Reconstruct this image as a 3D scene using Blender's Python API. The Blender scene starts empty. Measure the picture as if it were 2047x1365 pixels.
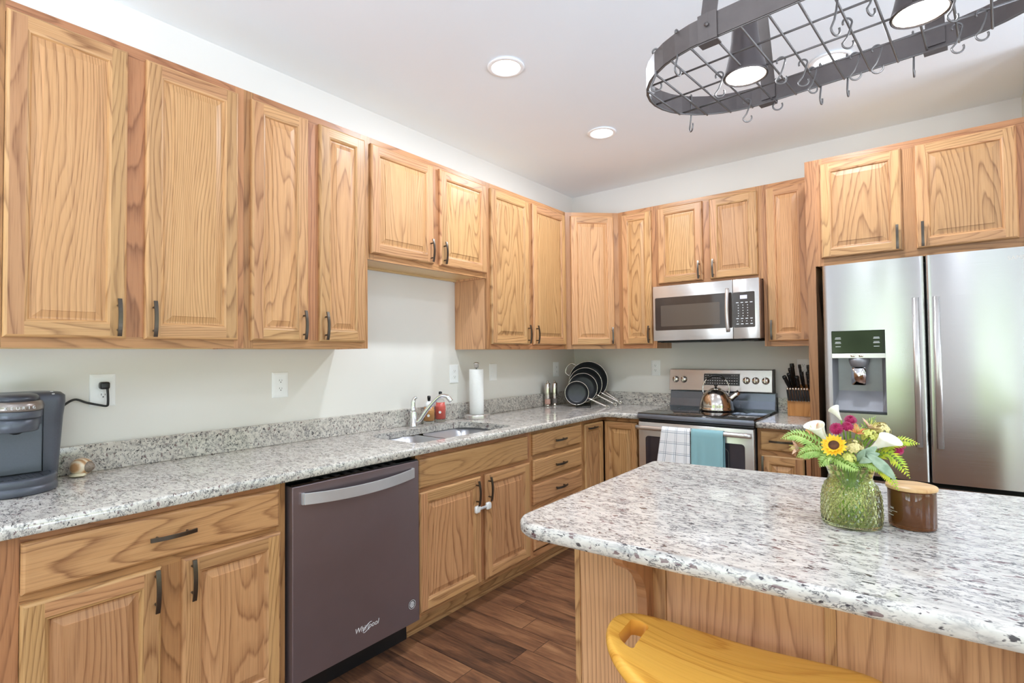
import bpy, bmesh, math, random
from mathutils import Vector, Matrix, geometry
PI = math.pi
rng = random.Random(11)
SC = bpy.context.scene
COL = SC.collection

# ---------------------------------------------------------------- camera
cd = bpy.data.cameras.new('camera')
cam = bpy.data.objects.new('camera', cd)
COL.objects.link(cam)
SC.camera = cam
CAM = Vector((2.4991, -4.0792, 1.3332))
yaw, pit, rol, FPX = 0.6681, 0.02535, -0.01056, 1047.76
cd.sensor_fit = 'HORIZONTAL'
cd.sensor_width = 36.0
cd.lens = FPX / 2047 * 36.0
cd.clip_start = 0.05
_f = Vector((-math.sin(yaw) * math.cos(pit), math.cos(yaw) * math.cos(pit), math.sin(pit)))
_r = Vector((math.cos(yaw), math.sin(yaw), 0))
_u = _r.cross(_f)
_r2 = math.cos(rol) * _r + math.sin(rol) * _u
_u2 = -math.sin(rol) * _r + math.cos(rol) * _u
cam.matrix_world = Matrix(((_r2.x, _u2.x, -_f.x, CAM.x), (_r2.y, _u2.y, -_f.y, CAM.y),
                           (_r2.z, _u2.z, -_f.z, CAM.z), (0, 0, 0, 1)))

# ---------------------------------------------------------------- view, world
vs = SC.view_settings
vs.view_transform = 'Standard'
vs.look = 'None'
vs.gamma = 1.0
vs.use_curve_mapping = False
vs.exposure = 0.0
SC.cycles.use_denoising = True
SC.cycles.max_bounces = 10
SC.cycles.diffuse_bounces = 5
SC.cycles.glossy_bounces = 4
SC.cycles.transmission_bounces = 8
SC.cycles.transparent_max_bounces = 8
SC.cycles.caustics_reflective = False
SC.cycles.caustics_refractive = True
SC.cycles.sample_clamp_indirect = 6.0
SC.cycles.blur_glossy = 0.5

WORLD_STRENGTH = 10.2
world = bpy.data.worlds.new('daylight')
SC.world = world
world.use_nodes = True
nt = world.node_tree
nt.nodes.clear()


def nd(tree, kind, **kw):
    n = tree.nodes.new(kind)
    for k, v in kw.items():
        if k == 'ins':
            for i, val in v.items():
                n.inputs[i].default_value = val
        else:
            setattr(n, k, v)
    return n


def ramp(tree, fac, stops, interp='LINEAR'):
    n = tree.nodes.new('ShaderNodeValToRGB')
    n.color_ramp.interpolation = interp
    el = n.color_ramp.elements
    while len(el) < len(stops):
        el.new(0.5)
    for e, (p, c) in zip(el, stops):
        e.position = p
        e.color = (*c, 1) if len(c) == 3 else c
    tree.links.new(fac, n.inputs[0])
    return n.outputs[0]


def mth(tree, op, a, b=None, c=None, clamp=False):
    n = tree.nodes.new('ShaderNodeMath')
    n.operation = op
    n.use_clamp = clamp
    for i, x in enumerate((a, b, c)):
        if x is None:
            continue
        if isinstance(x, (int, float)):
            n.inputs[i].default_value = x
        else:
            tree.links.new(x, n.inputs[i])
    return n.outputs[0]


def mixc(tree, fac, a, b, mode='MIX'):
    n = tree.nodes.new('ShaderNodeMix')
    n.data_type = 'RGBA'
    n.blend_type = mode
    for idx, x in ((0, fac), (6, a), (7, b)):
        if isinstance(x, (int, float)):
            n.inputs[idx].default_value = x
        elif isinstance(x, tuple):
            n.inputs[idx].default_value = (*x, 1)
        else:
            tree.links.new(x, n.inputs[idx])
    return n.outputs[2]


# bright overcast sky over a belt of trees and pale ground, brightened to bounce light onto the ceiling
tc = nd(nt, 'ShaderNodeTexCoord')
sx = nd(nt, 'ShaderNodeSeparateXYZ')
nt.links.new(tc.outputs['Generated'], sx.inputs[0])
tn = nd(nt, 'ShaderNodeTexNoise', ins={'Scale': 9.0, 'Detail': 8.0, 'Roughness': 0.7})
nt.links.new(tc.outputs['Generated'], tn.inputs['Vector'])
leaf = ramp(nt, tn.outputs['Fac'], [(0.3, (0.04, 0.06, 0.03)), (0.5, (0.11, 0.16, 0.08)), (0.68, (0.34, 0.42, 0.28))])
tn2 = nd(nt, 'ShaderNodeTexNoise', ins={'Scale': 4.0, 'Detail': 3.0})
nt.links.new(tc.outputs['Generated'], tn2.inputs['Vector'])
edge = mth(nt, 'MULTIPLY_ADD', tn2.outputs['Fac'], 0.40, 0.02)
isk = mth(nt, 'MULTIPLY', mth(nt, 'SUBTRACT', sx.outputs['Z'], edge), 30.0, clamp=True)
bounce_ground = mth(nt, 'MULTIPLY', mth(nt, 'SUBTRACT', -0.10, sx.outputs['Z']), 20.0, clamp=True)
leaf = mixc(nt, bounce_ground, leaf, (0.86, 1.00, 1.17))  # pale glow added below the horizon to light the ceiling from outside
wcol = mixc(nt, isk, leaf, (0.67, 0.785, 0.95))
bg = nd(nt, 'ShaderNodeBackground', ins={'Strength': WORLD_STRENGTH})
nt.links.new(wcol, bg.inputs['Color'])
wo = nd(nt, 'ShaderNodeOutputWorld')
nt.links.new(bg.outputs[0], wo.inputs[0])

# ceiling lamps of the room, recessed and hanging (glowing faces built with them), plus added fill lamps
RECESSED = [(0.905, -2.085), (0.897, -1.095), (2.167, -1.124)]
FILL_LAMPS = [(1.2, -4.9), (3.2, -4.9), (1.2, -5.8), (3.2, -5.8), (3.9, -2.2)]  # added out of view as fill light, no fixtures built here


def lamp(name, loc, size, power, color=(0.88, 0.96, 1.06), shape='DISK', rot=(0, 0, 0), spread=PI):
    ld = bpy.data.lights.new(name, 'AREA')
    ld.shape = shape
    ld.size = size
    ld.energy = power
    ld.color = color
    ld.spread = spread
    o = bpy.data.objects.new(name, ld)
    o.location = loc
    o.rotation_euler = rot
    COL.objects.link(o)
    return o


ZC = 2.756
LAMP_W = 13.0
for i, (x, y) in enumerate(RECESSED):
    lamp('recessed_or_fill_lamp', (x, y, ZC - 0.012), 0.10, LAMP_W)
for x, y in FILL_LAMPS:
    lamp('recessed_or_fill_lamp', (x, y, ZC - 0.012), 0.16, 5.0)  # unseen fill, added to brighten the kitchen

# openings in the outer walls: (axis, fixed coord, a0, a1, z0, z1)
WINDOWS = [('y', -6.4, 0.35, 2.10, 0.12, 2.20), ('y', -6.4, 3.60, 4.55, 0.12, 2.20),
           ('x', 4.7, -3.55, -2.45, 0.12, 2.20), ('x', 4.7, -6.1, -4.5, 0.12, 2.15), ('x', 4.7, -1.60, -0.60, 0.10, 2.25)]
for ax, c, a0, a1, z0, z1 in WINDOWS:
    ld = bpy.data.lights.new('window_portal', 'AREA')
    ld.shape = 'RECTANGLE'
    ld.size = a1 - a0
    ld.size_y = z1 - z0
    ld.cycles.is_portal = True
    o = bpy.data.objects.new('window_portal', ld)
    m = (a0 + a1) / 2
    if ax == 'y':
        o.location = (m, c + 0.005, (z0 + z1) / 2)
        o.rotation_euler = (PI / 2, 0, 0)
    else:
        o.location = (c - 0.005, m, (z0 + z1) / 2)
        o.rotation_euler = (PI / 2, 0, PI / 2)
    COL.objects.link(o)

# ---------------------------------------------------------------- materials
MATS = {}


def new_mat(name):
    m = bpy.data.materials.new(name)
    m.use_nodes = True
    MATS[name] = m
    return m, m.node_tree, m.node_tree.nodes['Principled BSDF']


def plain(name, col, rough=0.5, metal=0.0, spec=0.5, noise=0.03, nscale=40.0, **kw):
    """A plain coloured surface with a little procedural variation."""
    m, t, b = new_mat(name)
    c = t.nodes.new('ShaderNodeTexCoord')
    n = nd(t, 'ShaderNodeTexNoise', ins={'Scale': nscale, 'Detail': 3.0})
    t.links.new(c.outputs['Object'], n.inputs['Vector'])
    lo = tuple(x * (1 - noise) for x in col)
    hi = tuple(min(1, x * (1 + noise)) for x in col)
    t.links.new(ramp(t, n.outputs['Fac'], [(0.3, lo), (0.7, hi)]), b.inputs['Base Color'])
    b.inputs['Roughness'].default_value = rough
    b.inputs['Metallic'].default_value = metal
    b.inputs['Specular IOR Level'].default_value = spec
    for k, v in kw.items():
        b.inputs[k].default_value = v
    return m


def srgb(r, g, b):
    return tuple(((x / 255) / 12.92) if x <= 10 else (((x / 255) + 0.055) / 1.055) ** 2.4 for x in (r, g, b))


def oak_mat(name, light, mid, dark, rough=0.36, ring=1.0):
    m, t, b = new_mat(name)
    uv = t.nodes.new('ShaderNodeUVMap')
    sep = nd(t, 'ShaderNodeSeparateXYZ')
    t.links.new(uv.outputs[0], sep.inputs[0])
    at = nd(t, 'ShaderNodeAttribute', attribute_name='tone')
    asep = nd(t, 'ShaderNodeSeparateColor')
    t.links.new(at.outputs['Color'], asep.inputs[0])
    U, V = sep.outputs['X'], sep.outputs['Y']

    def noise(su, sv, detail=2.0, rough=0.5, off=0.0):
        c = nd(t, 'ShaderNodeCombineXYZ')
        t.links.new(mth(t, 'MULTIPLY', U, su), c.inputs[0])
        t.links.new(mth(t, 'MULTIPLY', V, sv), c.inputs[1])
        c.inputs[2].default_value = off
        n = nd(t, 'ShaderNodeTexNoise', ins={'Scale': 1.0, 'Detail': detail, 'Roughness': rough})
        t.links.new(c.outputs[0], n.inputs['Vector'])
        return n.outputs['Fac']
    big = noise(5.5, 0.75, 1.5, 0.4)
    wob = noise(38, 5.0, 2.0, 0.6, 3.1)
    h = mth(t, 'MULTIPLY_ADD', big, 19.0 * ring, mth(t, 'MULTIPLY', wob, 0.55))
    # straight grain where the board's second tone value is high
    st = mth(t, 'MULTIPLY', mth(t, 'SUBTRACT', asep.outputs[1], 0.25), 130.0)
    h = mth(t, 'ADD', h, mth(t, 'MULTIPLY', U, st))
    fr = mth(t, 'FRACT', h)
    late = ramp(t, fr, [(0.0, (0.40,) * 3), (0.07, (0.0,) * 3), (0.55, (0.05,) * 3), (0.80, (0.42,) * 3), (0.94, (1.0,) * 3), (1.0, (0.5,) * 3)])
    fine = noise(330, 7.0, 2.0, 0.6, 1.7)
    pore = ramp(t, fine, [(0.50, (0,) * 3), (0.66, (1,) * 3)])
    med = noise(60, 1.6, 2.0, 0.5, 5.0)
    colr = mixc(t, med, light, mid)
    amt = noise(2.2, 0.5, 1.0, 0.5, 9.0)
    lk = mth(t, 'MULTIPLY', late, mth(t, 'MULTIPLY_ADD', amt, 0.70, 0.22))
    colr = mixc(t, lk, colr, dark)
    pk = mth(t, 'MULTIPLY', pore, mth(t, 'MULTIPLY_ADD', late, 0.50, 0.22))
    colr = mixc(t, pk, colr, dark)
    hsv = nd(t, 'ShaderNodeHueSaturation')
    t.links.new(colr, hsv.inputs['Color'])
    t.links.new(mth(t, 'MULTIPLY_ADD', asep.outputs[0], 0.26, 0.87), hsv.inputs['Value'])
    t.links.new(mth(t, 'MULTIPLY_ADD', asep.outputs[2], -0.014, 0.503), hsv.inputs['Hue'])
    t.links.new(hsv.outputs[0], b.inputs['Base Color'])
    b.inputs['Roughness'].default_value = rough
    b.inputs['Specular IOR Level'].default_value = 0.42
    bp_ = nd(t, 'ShaderNodeBump', ins={'Strength': 0.10, 'Distance': 0.001})
    t.links.new(fine, bp_.inputs['Height'])
    t.links.new(bp_.outputs[0], b.inputs['Normal'])
    return m


OAK = oak_mat('oak', srgb(206, 162, 113), srgb(190, 143, 93), srgb(124, 80, 46))
OAK_FRAME = oak_mat('oak_frame', srgb(192, 143, 98), srgb(175, 125, 80), srgb(116, 74, 44))
OAK_LIGHT = oak_mat('oak_inside', srgb(232, 202, 152), srgb(222, 188, 136), srgb(196, 156, 104))
OAK_PLY = oak_mat('oak_panel', srgb(222, 175, 130), srgb(208, 159, 113), srgb(152, 106, 70), ring=0.55)
STOOL_WOOD = oak_mat('honey_wood', srgb(253, 198, 94), srgb(246, 184, 76), srgb(206, 136, 44), rough=0.22, ring=0.7)
BAMBOO = oak_mat('bamboo', srgb(226, 190, 138), srgb(214, 174, 118), srgb(188, 142, 88), ring=0.5)
BLOCK_WOOD = oak_mat('block_wood', srgb(206, 150, 88), srgb(192, 134, 72), srgb(158, 100, 46), ring=0.5)


def granite():
    m, t, b = new_mat('granite')
    c = t.nodes.new('ShaderNodeTexCoord')
    mp = nd(t, 'ShaderNodeMapping')
    mp.inputs['Rotation'].default_value = (0.5, 0.35, 0.5)
    mp.inputs['Scale'].default_value = (0.60, 1.40, 1.2)
    t.links.new(c.outputs['Object'], mp.inputs['Vector'])

    def noise(s, d, r, dist=0.0, off=0.0):
        n = nd(t, 'ShaderNodeTexNoise', noise_dimensions='4D', ins={'Scale': s, 'Detail': d, 'Roughness': r, 'Distortion': dist, 'W': off})
        t.links.new(mp.outputs[0], n.inputs['Vector'])
        return n.outputs['Fac']
    base = ramp(t, noise(26, 4, 0.6, 0.6), [(0.34, srgb(180, 174, 168)), (0.45, srgb(206, 200, 192)), (0.62, srgb(219, 213, 205))])
    clus = noise(11, 2, 0.5, 0.0, 4.0)
    # thin ridged dark flecks, broken up by clusters
    rid = mth(t, 'ABSOLUTE', mth(t, 'SUBTRACT', noise(54, 4, 0.65, 1.6, 1.0), 0.5))
    veil = ramp(t, rid, [(0.0, (1,) * 3), (0.03, (0.7,) * 3), (0.055, (0,) * 3)])
    brk = ramp(t, noise(60, 2, 0.5, 0.0, 7.0), [(0.475, (0,) * 3), (0.52, (1,) * 3)])
    cl2 = ramp(t, clus, [(0.34, (0.35,) * 3), (0.55, (1,) * 3)])
    k1 = mth(t, 'MULTIPLY', mth(t, 'MULTIPLY', veil, brk), cl2)
    col = mixc(t, mth(t, 'MULTIPLY', k1, 0.88), base, srgb(74, 72, 78))
    gv = ramp(t, noise(34, 3, 0.65, 0.9, 2.0), [(0.36, (1,) * 3), (0.41, (0,) * 3)])
    col = mixc(t, mth(t, 'MULTIPLY', gv, 0.42), col, srgb(136, 134, 138))
    sp = ramp(t, noise(80, 2, 0.5, 0.6, 3.0), [(0.625, (0,) * 3), (0.66, (1,) * 3)])
    col = mixc(t, mth(t, 'MULTIPLY', sp, 0.9), col, srgb(46, 42, 50))
    rd = ramp(t, noise(58, 2, 0.5, 0.5, 12.0), [(0.635, (0,) * 3), (0.66, (1,) * 3)])
    col = mixc(t, mth(t, 'MULTIPLY', rd, 0.75), col, srgb(96, 58, 64))
    t.links.new(col, b.inputs['Base Color'])
    b.inputs['Roughness'].default_value = 0.09
    b.inputs['Specular IOR Level'].default_value = 0.55
    return m


GRANITE = granite()


def floor_mat():
    m, t, b = new_mat('plank_floor')
    c = t.nodes.new('ShaderNodeTexCoord')
    s = nd(t, 'ShaderNodeSeparateXYZ')
    t.links.new(c.outputs['Object'], s.inputs[0])
    X, Y = s.outputs['X'], s.outputs['Y']
    row = mth(t, 'FLOOR', mth(t, 'DIVIDE', Y, 0.127))
    wn = nd(t, 'ShaderNodeTexWhiteNoise', noise_dimensions='1D')
    t.links.new(row, wn.inputs['W'])
    xs = mth(t, 'DIVIDE', mth(t, 'ADD', X, mth(t, 'MULTIPLY', wn.outputs['Value'], 7.3)), 1.12)
    colm = mth(t, 'FLOOR', xs)
    cb = nd(t, 'ShaderNodeCombineXYZ')
    t.links.new(row, cb.inputs[0])
    t.links.new(colm, cb.inputs[1])
    w2 = nd(t, 'ShaderNodeTexWhiteNoise', noise_dimensions='2D')
    t.links.new(cb.outputs[0], w2.inputs['Vector'])
    fy = mth(t, 'FRACT', mth(t, 'DIVIDE', Y, 0.127))
    fx = mth(t, 'FRACT', xs)
    g = mth(t, 'MINIMUM', mth(t, 'MINIMUM', fy, mth(t, 'SUBTRACT', 1.0, fy)), mth(t, 'MULTIPLY', mth(t, 'MINIMUM', fx, mth(t, 'SUBTRACT', 1.0, fx)), 8.8))
    gap = ramp(t, g, [(0.0, (0,) * 3), (0.022, (1,) * 3)])

    def noise(sx_, sy_, d, r, dist=0.0):
        cc = nd(t, 'ShaderNodeCombineXYZ')
        t.links.new(mth(t, 'MULTIPLY', X, sx_), cc.inputs[0])
        t.links.new(mth(t, 'MULTIPLY', Y, sy_), cc.inputs[1])
        t.links.new(mth(t, 'MULTIPLY', w2.outputs['Value'], 31.0), cc.inputs[2])
        n = nd(t, 'ShaderNodeTexNoise', ins={'Scale': 1.0, 'Detail': d, 'Roughness': r, 'Distortion': dist})
        t.links.new(cc.outputs[0], n.inputs['Vector'])
        return n.outputs['Fac']
    big = noise(2.6, 13, 3, 0.6, 0.8)
    gr = noise(6, 95, 4, 0.65)
    mixv = mth(t, 'MULTIPLY_ADD', gr, 0.40, mth(t, 'MULTIPLY_ADD', big, 0.62, mth(t, 'MULTIPLY_ADD', w2.outputs['Value'], 0.15, -0.09)))
    col = ramp(t, mixv, [(0.30, srgb(58, 40, 32)), (0.44, srgb(98, 66, 48)), (0.56, srgb(130, 89, 62)), (0.74, srgb(164, 120, 84))])
    col = mixc(t, gap, srgb(48, 30, 22), col)
    t.links.new(col, b.inputs['Base Color'])
    b.inputs['Roughness'].default_value = 0.33
    bm = nd(t, 'ShaderNodeBump', ins={'Strength': 0.25, 'Distance': 0.003})
    t.links.new(mth(t, 'MULTIPLY', gap, mth(t, 'MULTIPLY_ADD', big, 0.4, 0.6)), bm.inputs['Height'])
    t.links.new(bm.outputs[0], b.inputs['Normal'])
    return m


FLOOR = floor_mat()
WALL = plain('wall_paint', srgb(231, 228, 222), 0.75, noise=0.008, nscale=3.0, spec=0.25)
CEIL = plain('ceiling_paint', srgb(240, 244, 248), 0.85, noise=0.006, nscale=3.0, spec=0.2)
WHITE = plain('white_plastic', srgb(248, 249, 250), 0.35, noise=0.01)
TRIMW = plain('white_trim', srgb(240, 240, 238), 0.4, noise=0.01)
BLACK = plain('black_plastic', srgb(24, 24, 26), 0.35, noise=0.1)
BLACKGLOSS = plain('black_gloss', srgb(16, 16, 18), 0.06, noise=0.05, spec=0.6)
CAVITY = plain('black_rubber', srgb(18, 20, 22), 0.7, noise=0.05)
PEWTER = plain('dark_pewter', srgb(92, 84, 76), 0.3, 0.85, noise=0.05)
RACKMETAL = plain('rack_bronze', srgb(112, 104, 102), 0.45, 0.65, noise=0.05)
WIRE = plain('steel_wire', srgb(120, 116, 115), 0.4, 0.7, noise=0.04)
CHROME = plain('chrome', srgb(228, 228, 230), 0.07, 1.0, noise=0.02)
POLISH = plain('polished_steel', srgb(214, 206, 198), 0.15, 1.0, noise=0.02)
PANGREY = plain('nonstick', srgb(60, 61, 64), 0.3, 0.35, noise=0.06)
KEUR = plain('slate_plastic', srgb(86, 90, 100), 0.34, 0.25, noise=0.04, nscale=200)
KEURD = plain('slate_dark', srgb(64, 66, 74), 0.3, 0.25, noise=0.04)
KEURB = plain('bronze_plastic', srgb(150, 140, 134), 0.3, 0.7, noise=0.04)
DWFRONT = plain('dark_stainless', srgb(142, 128, 132), 0.36, 0.75, noise=0.02, nscale=12, **{'Anisotropic': 0.5})
GLASSBLACK = plain('oven_glass', srgb(52, 50, 58), 0.05, noise=0.02, spec=0.7)
COOKTOP = plain('cooktop_glass', srgb(20, 20, 22), 0.035, noise=0.02, spec=0.8)
MWGLASS = plain('microwave_glass', srgb(62, 54, 50), 0.06, noise=0.03, spec=0.7)
MWSCREEN = plain('window_mesh', srgb(92, 82, 74), 0.12, noise=0.04, nscale=300, spec=0.6)
PAPER = plain('paper', srgb(246, 246, 246), 0.9, noise=0.02, nscale=120)
PRINT = plain('print_white', srgb(226, 226, 228), 0.5, noise=0.0)
PRINTD = plain('print_dark', srgb(70, 66, 66), 0.5, noise=0.0)
GREYBOX = plain('dispenser_grey', srgb(150, 150, 156), 0.35, 0.3, noise=0.02)


def steel(name, col, rough, horiz, metal=1.0):
    """Brushed stainless: fine stretched noise in the roughness and a trace of bump."""
    m, t, b = new_mat(name)
    c = t.nodes.new('ShaderNodeTexCoord')
    mp = nd(t, 'ShaderNodeMapping')
    mp.inputs['Scale'].default_value = (4, 4, 500) if horiz else (500, 500, 4)
    t.links.new(c.outputs['Object'], mp.inputs['Vector'])
    n = nd(t, 'ShaderNodeTexNoise', ins={'Scale': 1.0, 'Detail': 2.0})
    t.links.new(mp.outputs[0], n.inputs['Vector'])
    lo = tuple(x * 0.95 for x in col)
    t.links.new(ramp(t, n.outputs['Fac'], [(0.3, lo), (0.7, col)]), b.inputs['Base Color'])
    t.links.new(mth(t, 'MULTIPLY_ADD', n.outputs['Fac'], 0.08, rough - 0.04), b.inputs['Roughness'])
    b.inputs['Metallic'].default_value = metal
    b.inputs['Anisotropic'].default_value = 0.75
    tg = nd(t, 'ShaderNodeTangent', direction_type='RADIAL', axis='Z')
    t.links.new(tg.outputs[0], b.inputs['Tangent'])
    b.inputs['Anisotropic Rotation'].default_value = 0.25
    return m


STEEL = steel('brushed_steel', srgb(214, 209, 206), 0.24, True, 0.72)
FRIDGE = steel('fridge_steel', srgb(190, 187, 187), 0.22, True)
SATIN = plain('satin_silver', srgb(206, 207, 210), 0.33, 0.55, noise=0.02, nscale=20)
SINK = plain('sink_steel', srgb(178, 178, 181), 0.34, 0.65, noise=0.02, nscale=20)


def glass(name, col, ior=1.48, rough=0.01, tw=1.0):
    m, t, b = new_mat(name)
    c = t.nodes.new('ShaderNodeTexCoord')
    n = nd(t, 'ShaderNodeTexNoise', ins={'Scale': 30.0})
    t.links.new(c.outputs['Object'], n.inputs['Vector'])
    t.links.new(ramp(t, n.outputs['Fac'], [(0.3, tuple(x * 0.96 for x in col)), (0.7, col)]), b.inputs['Base Color'])
    b.inputs['Transmission Weight'].default_value = tw
    b.inputs['IOR'].default_value = ior
    b.inputs['Roughness'].default_value = rough
    return m


VASEGLASS = glass('green_glass', (0.80, 0.86, 0.46), 1.45, tw=0.985)
AMBER = glass('amber_glass', (0.27, 0.095, 0.028), 1.45, tw=0.62)
CLEAR = glass('clear_plastic', (0.93, 0.93, 0.92), 1.4)


def emit(name, col, strength):
    m, t, b = new_mat(name)
    b.inputs['Base Color'].default_value = (*col, 1)
    b.inputs['Emission Color'].default_value = (*col, 1)
    b.inputs['Emission Strength'].default_value = strength
    return m


LAMPFACE = emit('lamp_face', (1.0, 0.99, 0.97), 6.0)
DISPLAY = emit('display', srgb(196, 190, 214), 0.7)

# ---------------------------------------------------------------- mesh building
class MB:
    def __init__(s):
        s.v, s.f, s.uv, s.tn, s.mi, s.sm = [], [], [], [], [], []
        s.M = None

    def add(s, verts, faces, mat=0, uvs=None, tone=(0.5, 0.2, 0.5), smooth=False):
        b = len(s.v)
        for p in verts:
            p = Vector(p)
            s.v.append(s.M @ p if s.M is not None else p)
        for k, f in enumerate(faces):
            s.f.append([b + i for i in f])
            s.uv.append(uvs[k] if uvs else [(0.0, 0.0)] * len(f))
            s.tn.append(tone)
            s.mi.append(mat)
            s.sm.append(smooth)

    def board(s, x0, x1, y0, y1, z0, z1, g='z', mat=0, tone=None):
        """A wooden board with its grain along axis g."""
        t = tone or (rng.random(), rng.random() ** 1.5, rng.random())
        o = (rng.uniform(0, 60), rng.uniform(0, 60))
        P = [(x, y, z) for x in (x0, x1) for y in (y0, y1) for z in (z0, z1)]
        F = [(0, 1, 3, 2), (4, 6, 7, 5), (0, 4, 5, 1), (2, 3, 7, 6), (0, 2, 6, 4), (1, 5, 7, 3)]
        A = ['yz', 'yz', 'xz', 'xz', 'xy', 'xy']
        uvs = []
        for f, ax in zip(F, A):
            if g in ax:
                v = 'xyz'.index(g)
                u = 'xyz'.index(ax.replace(g, ''))
            else:
                u, v = 'xyz'.index(ax[0]), 'xyz'.index(ax[1])
            uvs.append([(P[i][u] + o[0], P[i][v] + o[1]) for i in f])
        s.add(P, F, mat, uvs, t)

    def box(s, x0, x1, y0, y1, z0, z1, mat=0):
        P = [(x, y, z) for x in (x0, x1) for y in (y0, y1) for z in (z0, z1)]
        s.add(P, [(0, 1, 3, 2), (4, 6, 7, 5), (0, 4, 5, 1), (2, 3, 7, 6), (0, 2, 6, 4), (1, 5, 7, 3)], mat)

    def rbox(s, x0, x1, y0, y1, z0, z1, r=0.005, seg=2, mat=0, smooth=True):
        bm = bmesh.new()
        bmesh.ops.create_cube(bm, size=1)
        for v in bm.verts:
            v.co = Vector(((x0 + x1) / 2 + v.co.x * (x1 - x0), (y0 + y1) / 2 + v.co.y * (y1 - y0), (z0 + z1) / 2 + v.co.z * (z1 - z0)))
        bmesh.ops.bevel(bm, geom=list(bm.edges), offset=r, segments=seg, profile=0.5, affect='EDGES')
        bm.verts.index_update()
        s.add([v.co[:] for v in bm.verts], [[v.index for v in f.verts] for f in bm.faces], mat, smooth=smooth)
        bm.free()

    def lathe(s, prof, n=32, mat=0, c=(0, 0, 0), smooth=True, axis='z', closed=False, caps=True):
        """Revolve (radius, height) points; axis z by default."""
        vs_, fs = [], []
        for r, h in prof:
            for i in range(n):
                a = 2 * PI * i / n
                x, y = r * math.cos(a), r * math.sin(a)
                p = (x, y, h) if axis == 'z' else ((h, x, y) if axis == 'x' else (y, h, x))
                vs_.append((p[0] + c[0], p[1] + c[1], p[2] + c[2]))
        m = len(prof)
        for j in range(m if closed else m - 1):
            for i in range(n):
                a, b = j * n + i, j * n + (i + 1) % n
                d, e = ((j + 1) % m) * n + i, ((j + 1) % m) * n + (i + 1) % n
                fs.append((a, b, e, d))
        if not closed and caps:
            if prof[0][0] > 1e-6:
                fs.append(tuple(reversed(range(n))))
            if prof[-1][0] > 1e-6:
                fs.append(tuple(range((m - 1) * n, m * n)))
        s.add(vs_, fs, mat, smooth=smooth)

    def tube(s, pts, r, n=8, mat=0, closed=False, smooth=True, flat=None):
        """Sweep a circle (or a flat bar of half sizes flat=(a,b)) along points."""
        pts = [Vector(p) for p in pts]
        N = len(pts)
        T = []
        for i in range(N):
            if closed:
                d = pts[(i + 1) % N] - pts[i - 1]
            else:
                d = pts[min(i + 1, N - 1)] - pts[max(i - 1, 0)]
            T.append(d.normalized())
        up = Vector((0, 0, 1)) if abs(T[0].z) < 0.9 else Vector((1, 0, 0))
        nrm = (up - T[0] * up.dot(T[0])).normalized()
        vs_, fs = [], []
        k = 4 if flat else n
        for i in range(N):
            nrm = (nrm - T[i] * nrm.dot(T[i])).normalized()
            bi = T[i].cross(nrm)
            rr = r[i] if isinstance(r, (list, tuple)) else r
            for j in range(k):
                if flat:
                    a, b = [(flat[0], flat[1]), (-flat[0], flat[1]), (-flat[0], -flat[1]), (flat[0], -flat[1])][j]
                    vs_.append(pts[i] + nrm * a + bi * b)
                else:
                    q = 2 * PI * j / n
                    vs_.append(pts[i] + (nrm * math.cos(q) + bi * math.sin(q)) * rr)
        for i in range(N if closed else N - 1):
            for j in range(k):
                a, b = i * k + j, i * k + (j + 1) % k
                c, d = ((i + 1) % N) * k + j, ((i + 1) % N) * k + (j + 1) % k
                fs.append((a, b, d, c))
        if not closed:
            fs.append(tuple(reversed(range(k))))
            fs.append(tuple(range((N - 1) * k, N * k)))
        s.add(vs_, fs, mat, smooth=smooth and not flat)

    def loops(s, rings, mat=0, smooth=False, cap0=True, cap1=True, uvf=None, tone=(0.5, 0.2, 0.5)):
        """Skin a list of equal-length closed vertex rings."""
        n = len(rings[0])
        vs_ = [p for r in rings for p in r]
        fs = []
        for j in range(len(rings) - 1):
            for i in range(n):
                fs.append((j * n + i, j * n + (i + 1) % n, (j + 1) * n + (i + 1) % n, (j + 1) * n + i))
        if cap0:
            fs.append(tuple(reversed(range(n))))
        if cap1:
            fs.append(tuple(range((len(rings) - 1) * n, len(rings) * n)))
        uvs = [[uvf(vs_[i]) for i in f] for f in fs] if uvf else None
        s.add(vs_, fs, mat, uvs, tone, smooth)

    def slab(s, outer, z0, z1, r=0.008, holes=(), mat=0, rb=0.003, seg=4):
        """A worktop: counterclockwise outline with an eased upper edge and holes right through."""
        rings = [[(x, y, z0) for x, y in inset(outer, rb)], [(x, y, z0 + rb) for x, y in outer]]
        for k in range(seg + 1):
            a = PI / 2 * k / seg
            rings.append([(x, y, z1 - r + r * math.sin(a)) for x, y in inset(outer, r * (1 - math.cos(a)))])
        s.loops(rings, mat, True, False, False)
        for ring, zz, flip in ((rings[0], z0, True), (rings[-1], z1, False)):
            polys = [[Vector((p[0], p[1], 0)) for p in ring]] + [[Vector((x, y, 0)) for x, y in h] for h in holes]
            flat = [(p.x, p.y, zz) for q in polys for p in q]
            tri = geometry.tessellate_polygon(polys)
            out = []
            for t in tri:
                a, b, c = (Vector(flat[i]) for i in t)
                up = (b - a).cross(c - a).z > 0
                out.append(tuple(t) if up != flip else tuple(reversed(t)))
            s.add(flat, out, mat)
        for h in holes:
            hr = [[(x, y, z1) for x, y in h], [(x, y, z0) for x, y in h]]
            n = len(h)
            s.add(hr[0] + hr[1], [(i, (i + 1) % n, n + (i + 1) % n, n + i) for i in range(n)], mat, smooth=False)

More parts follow.
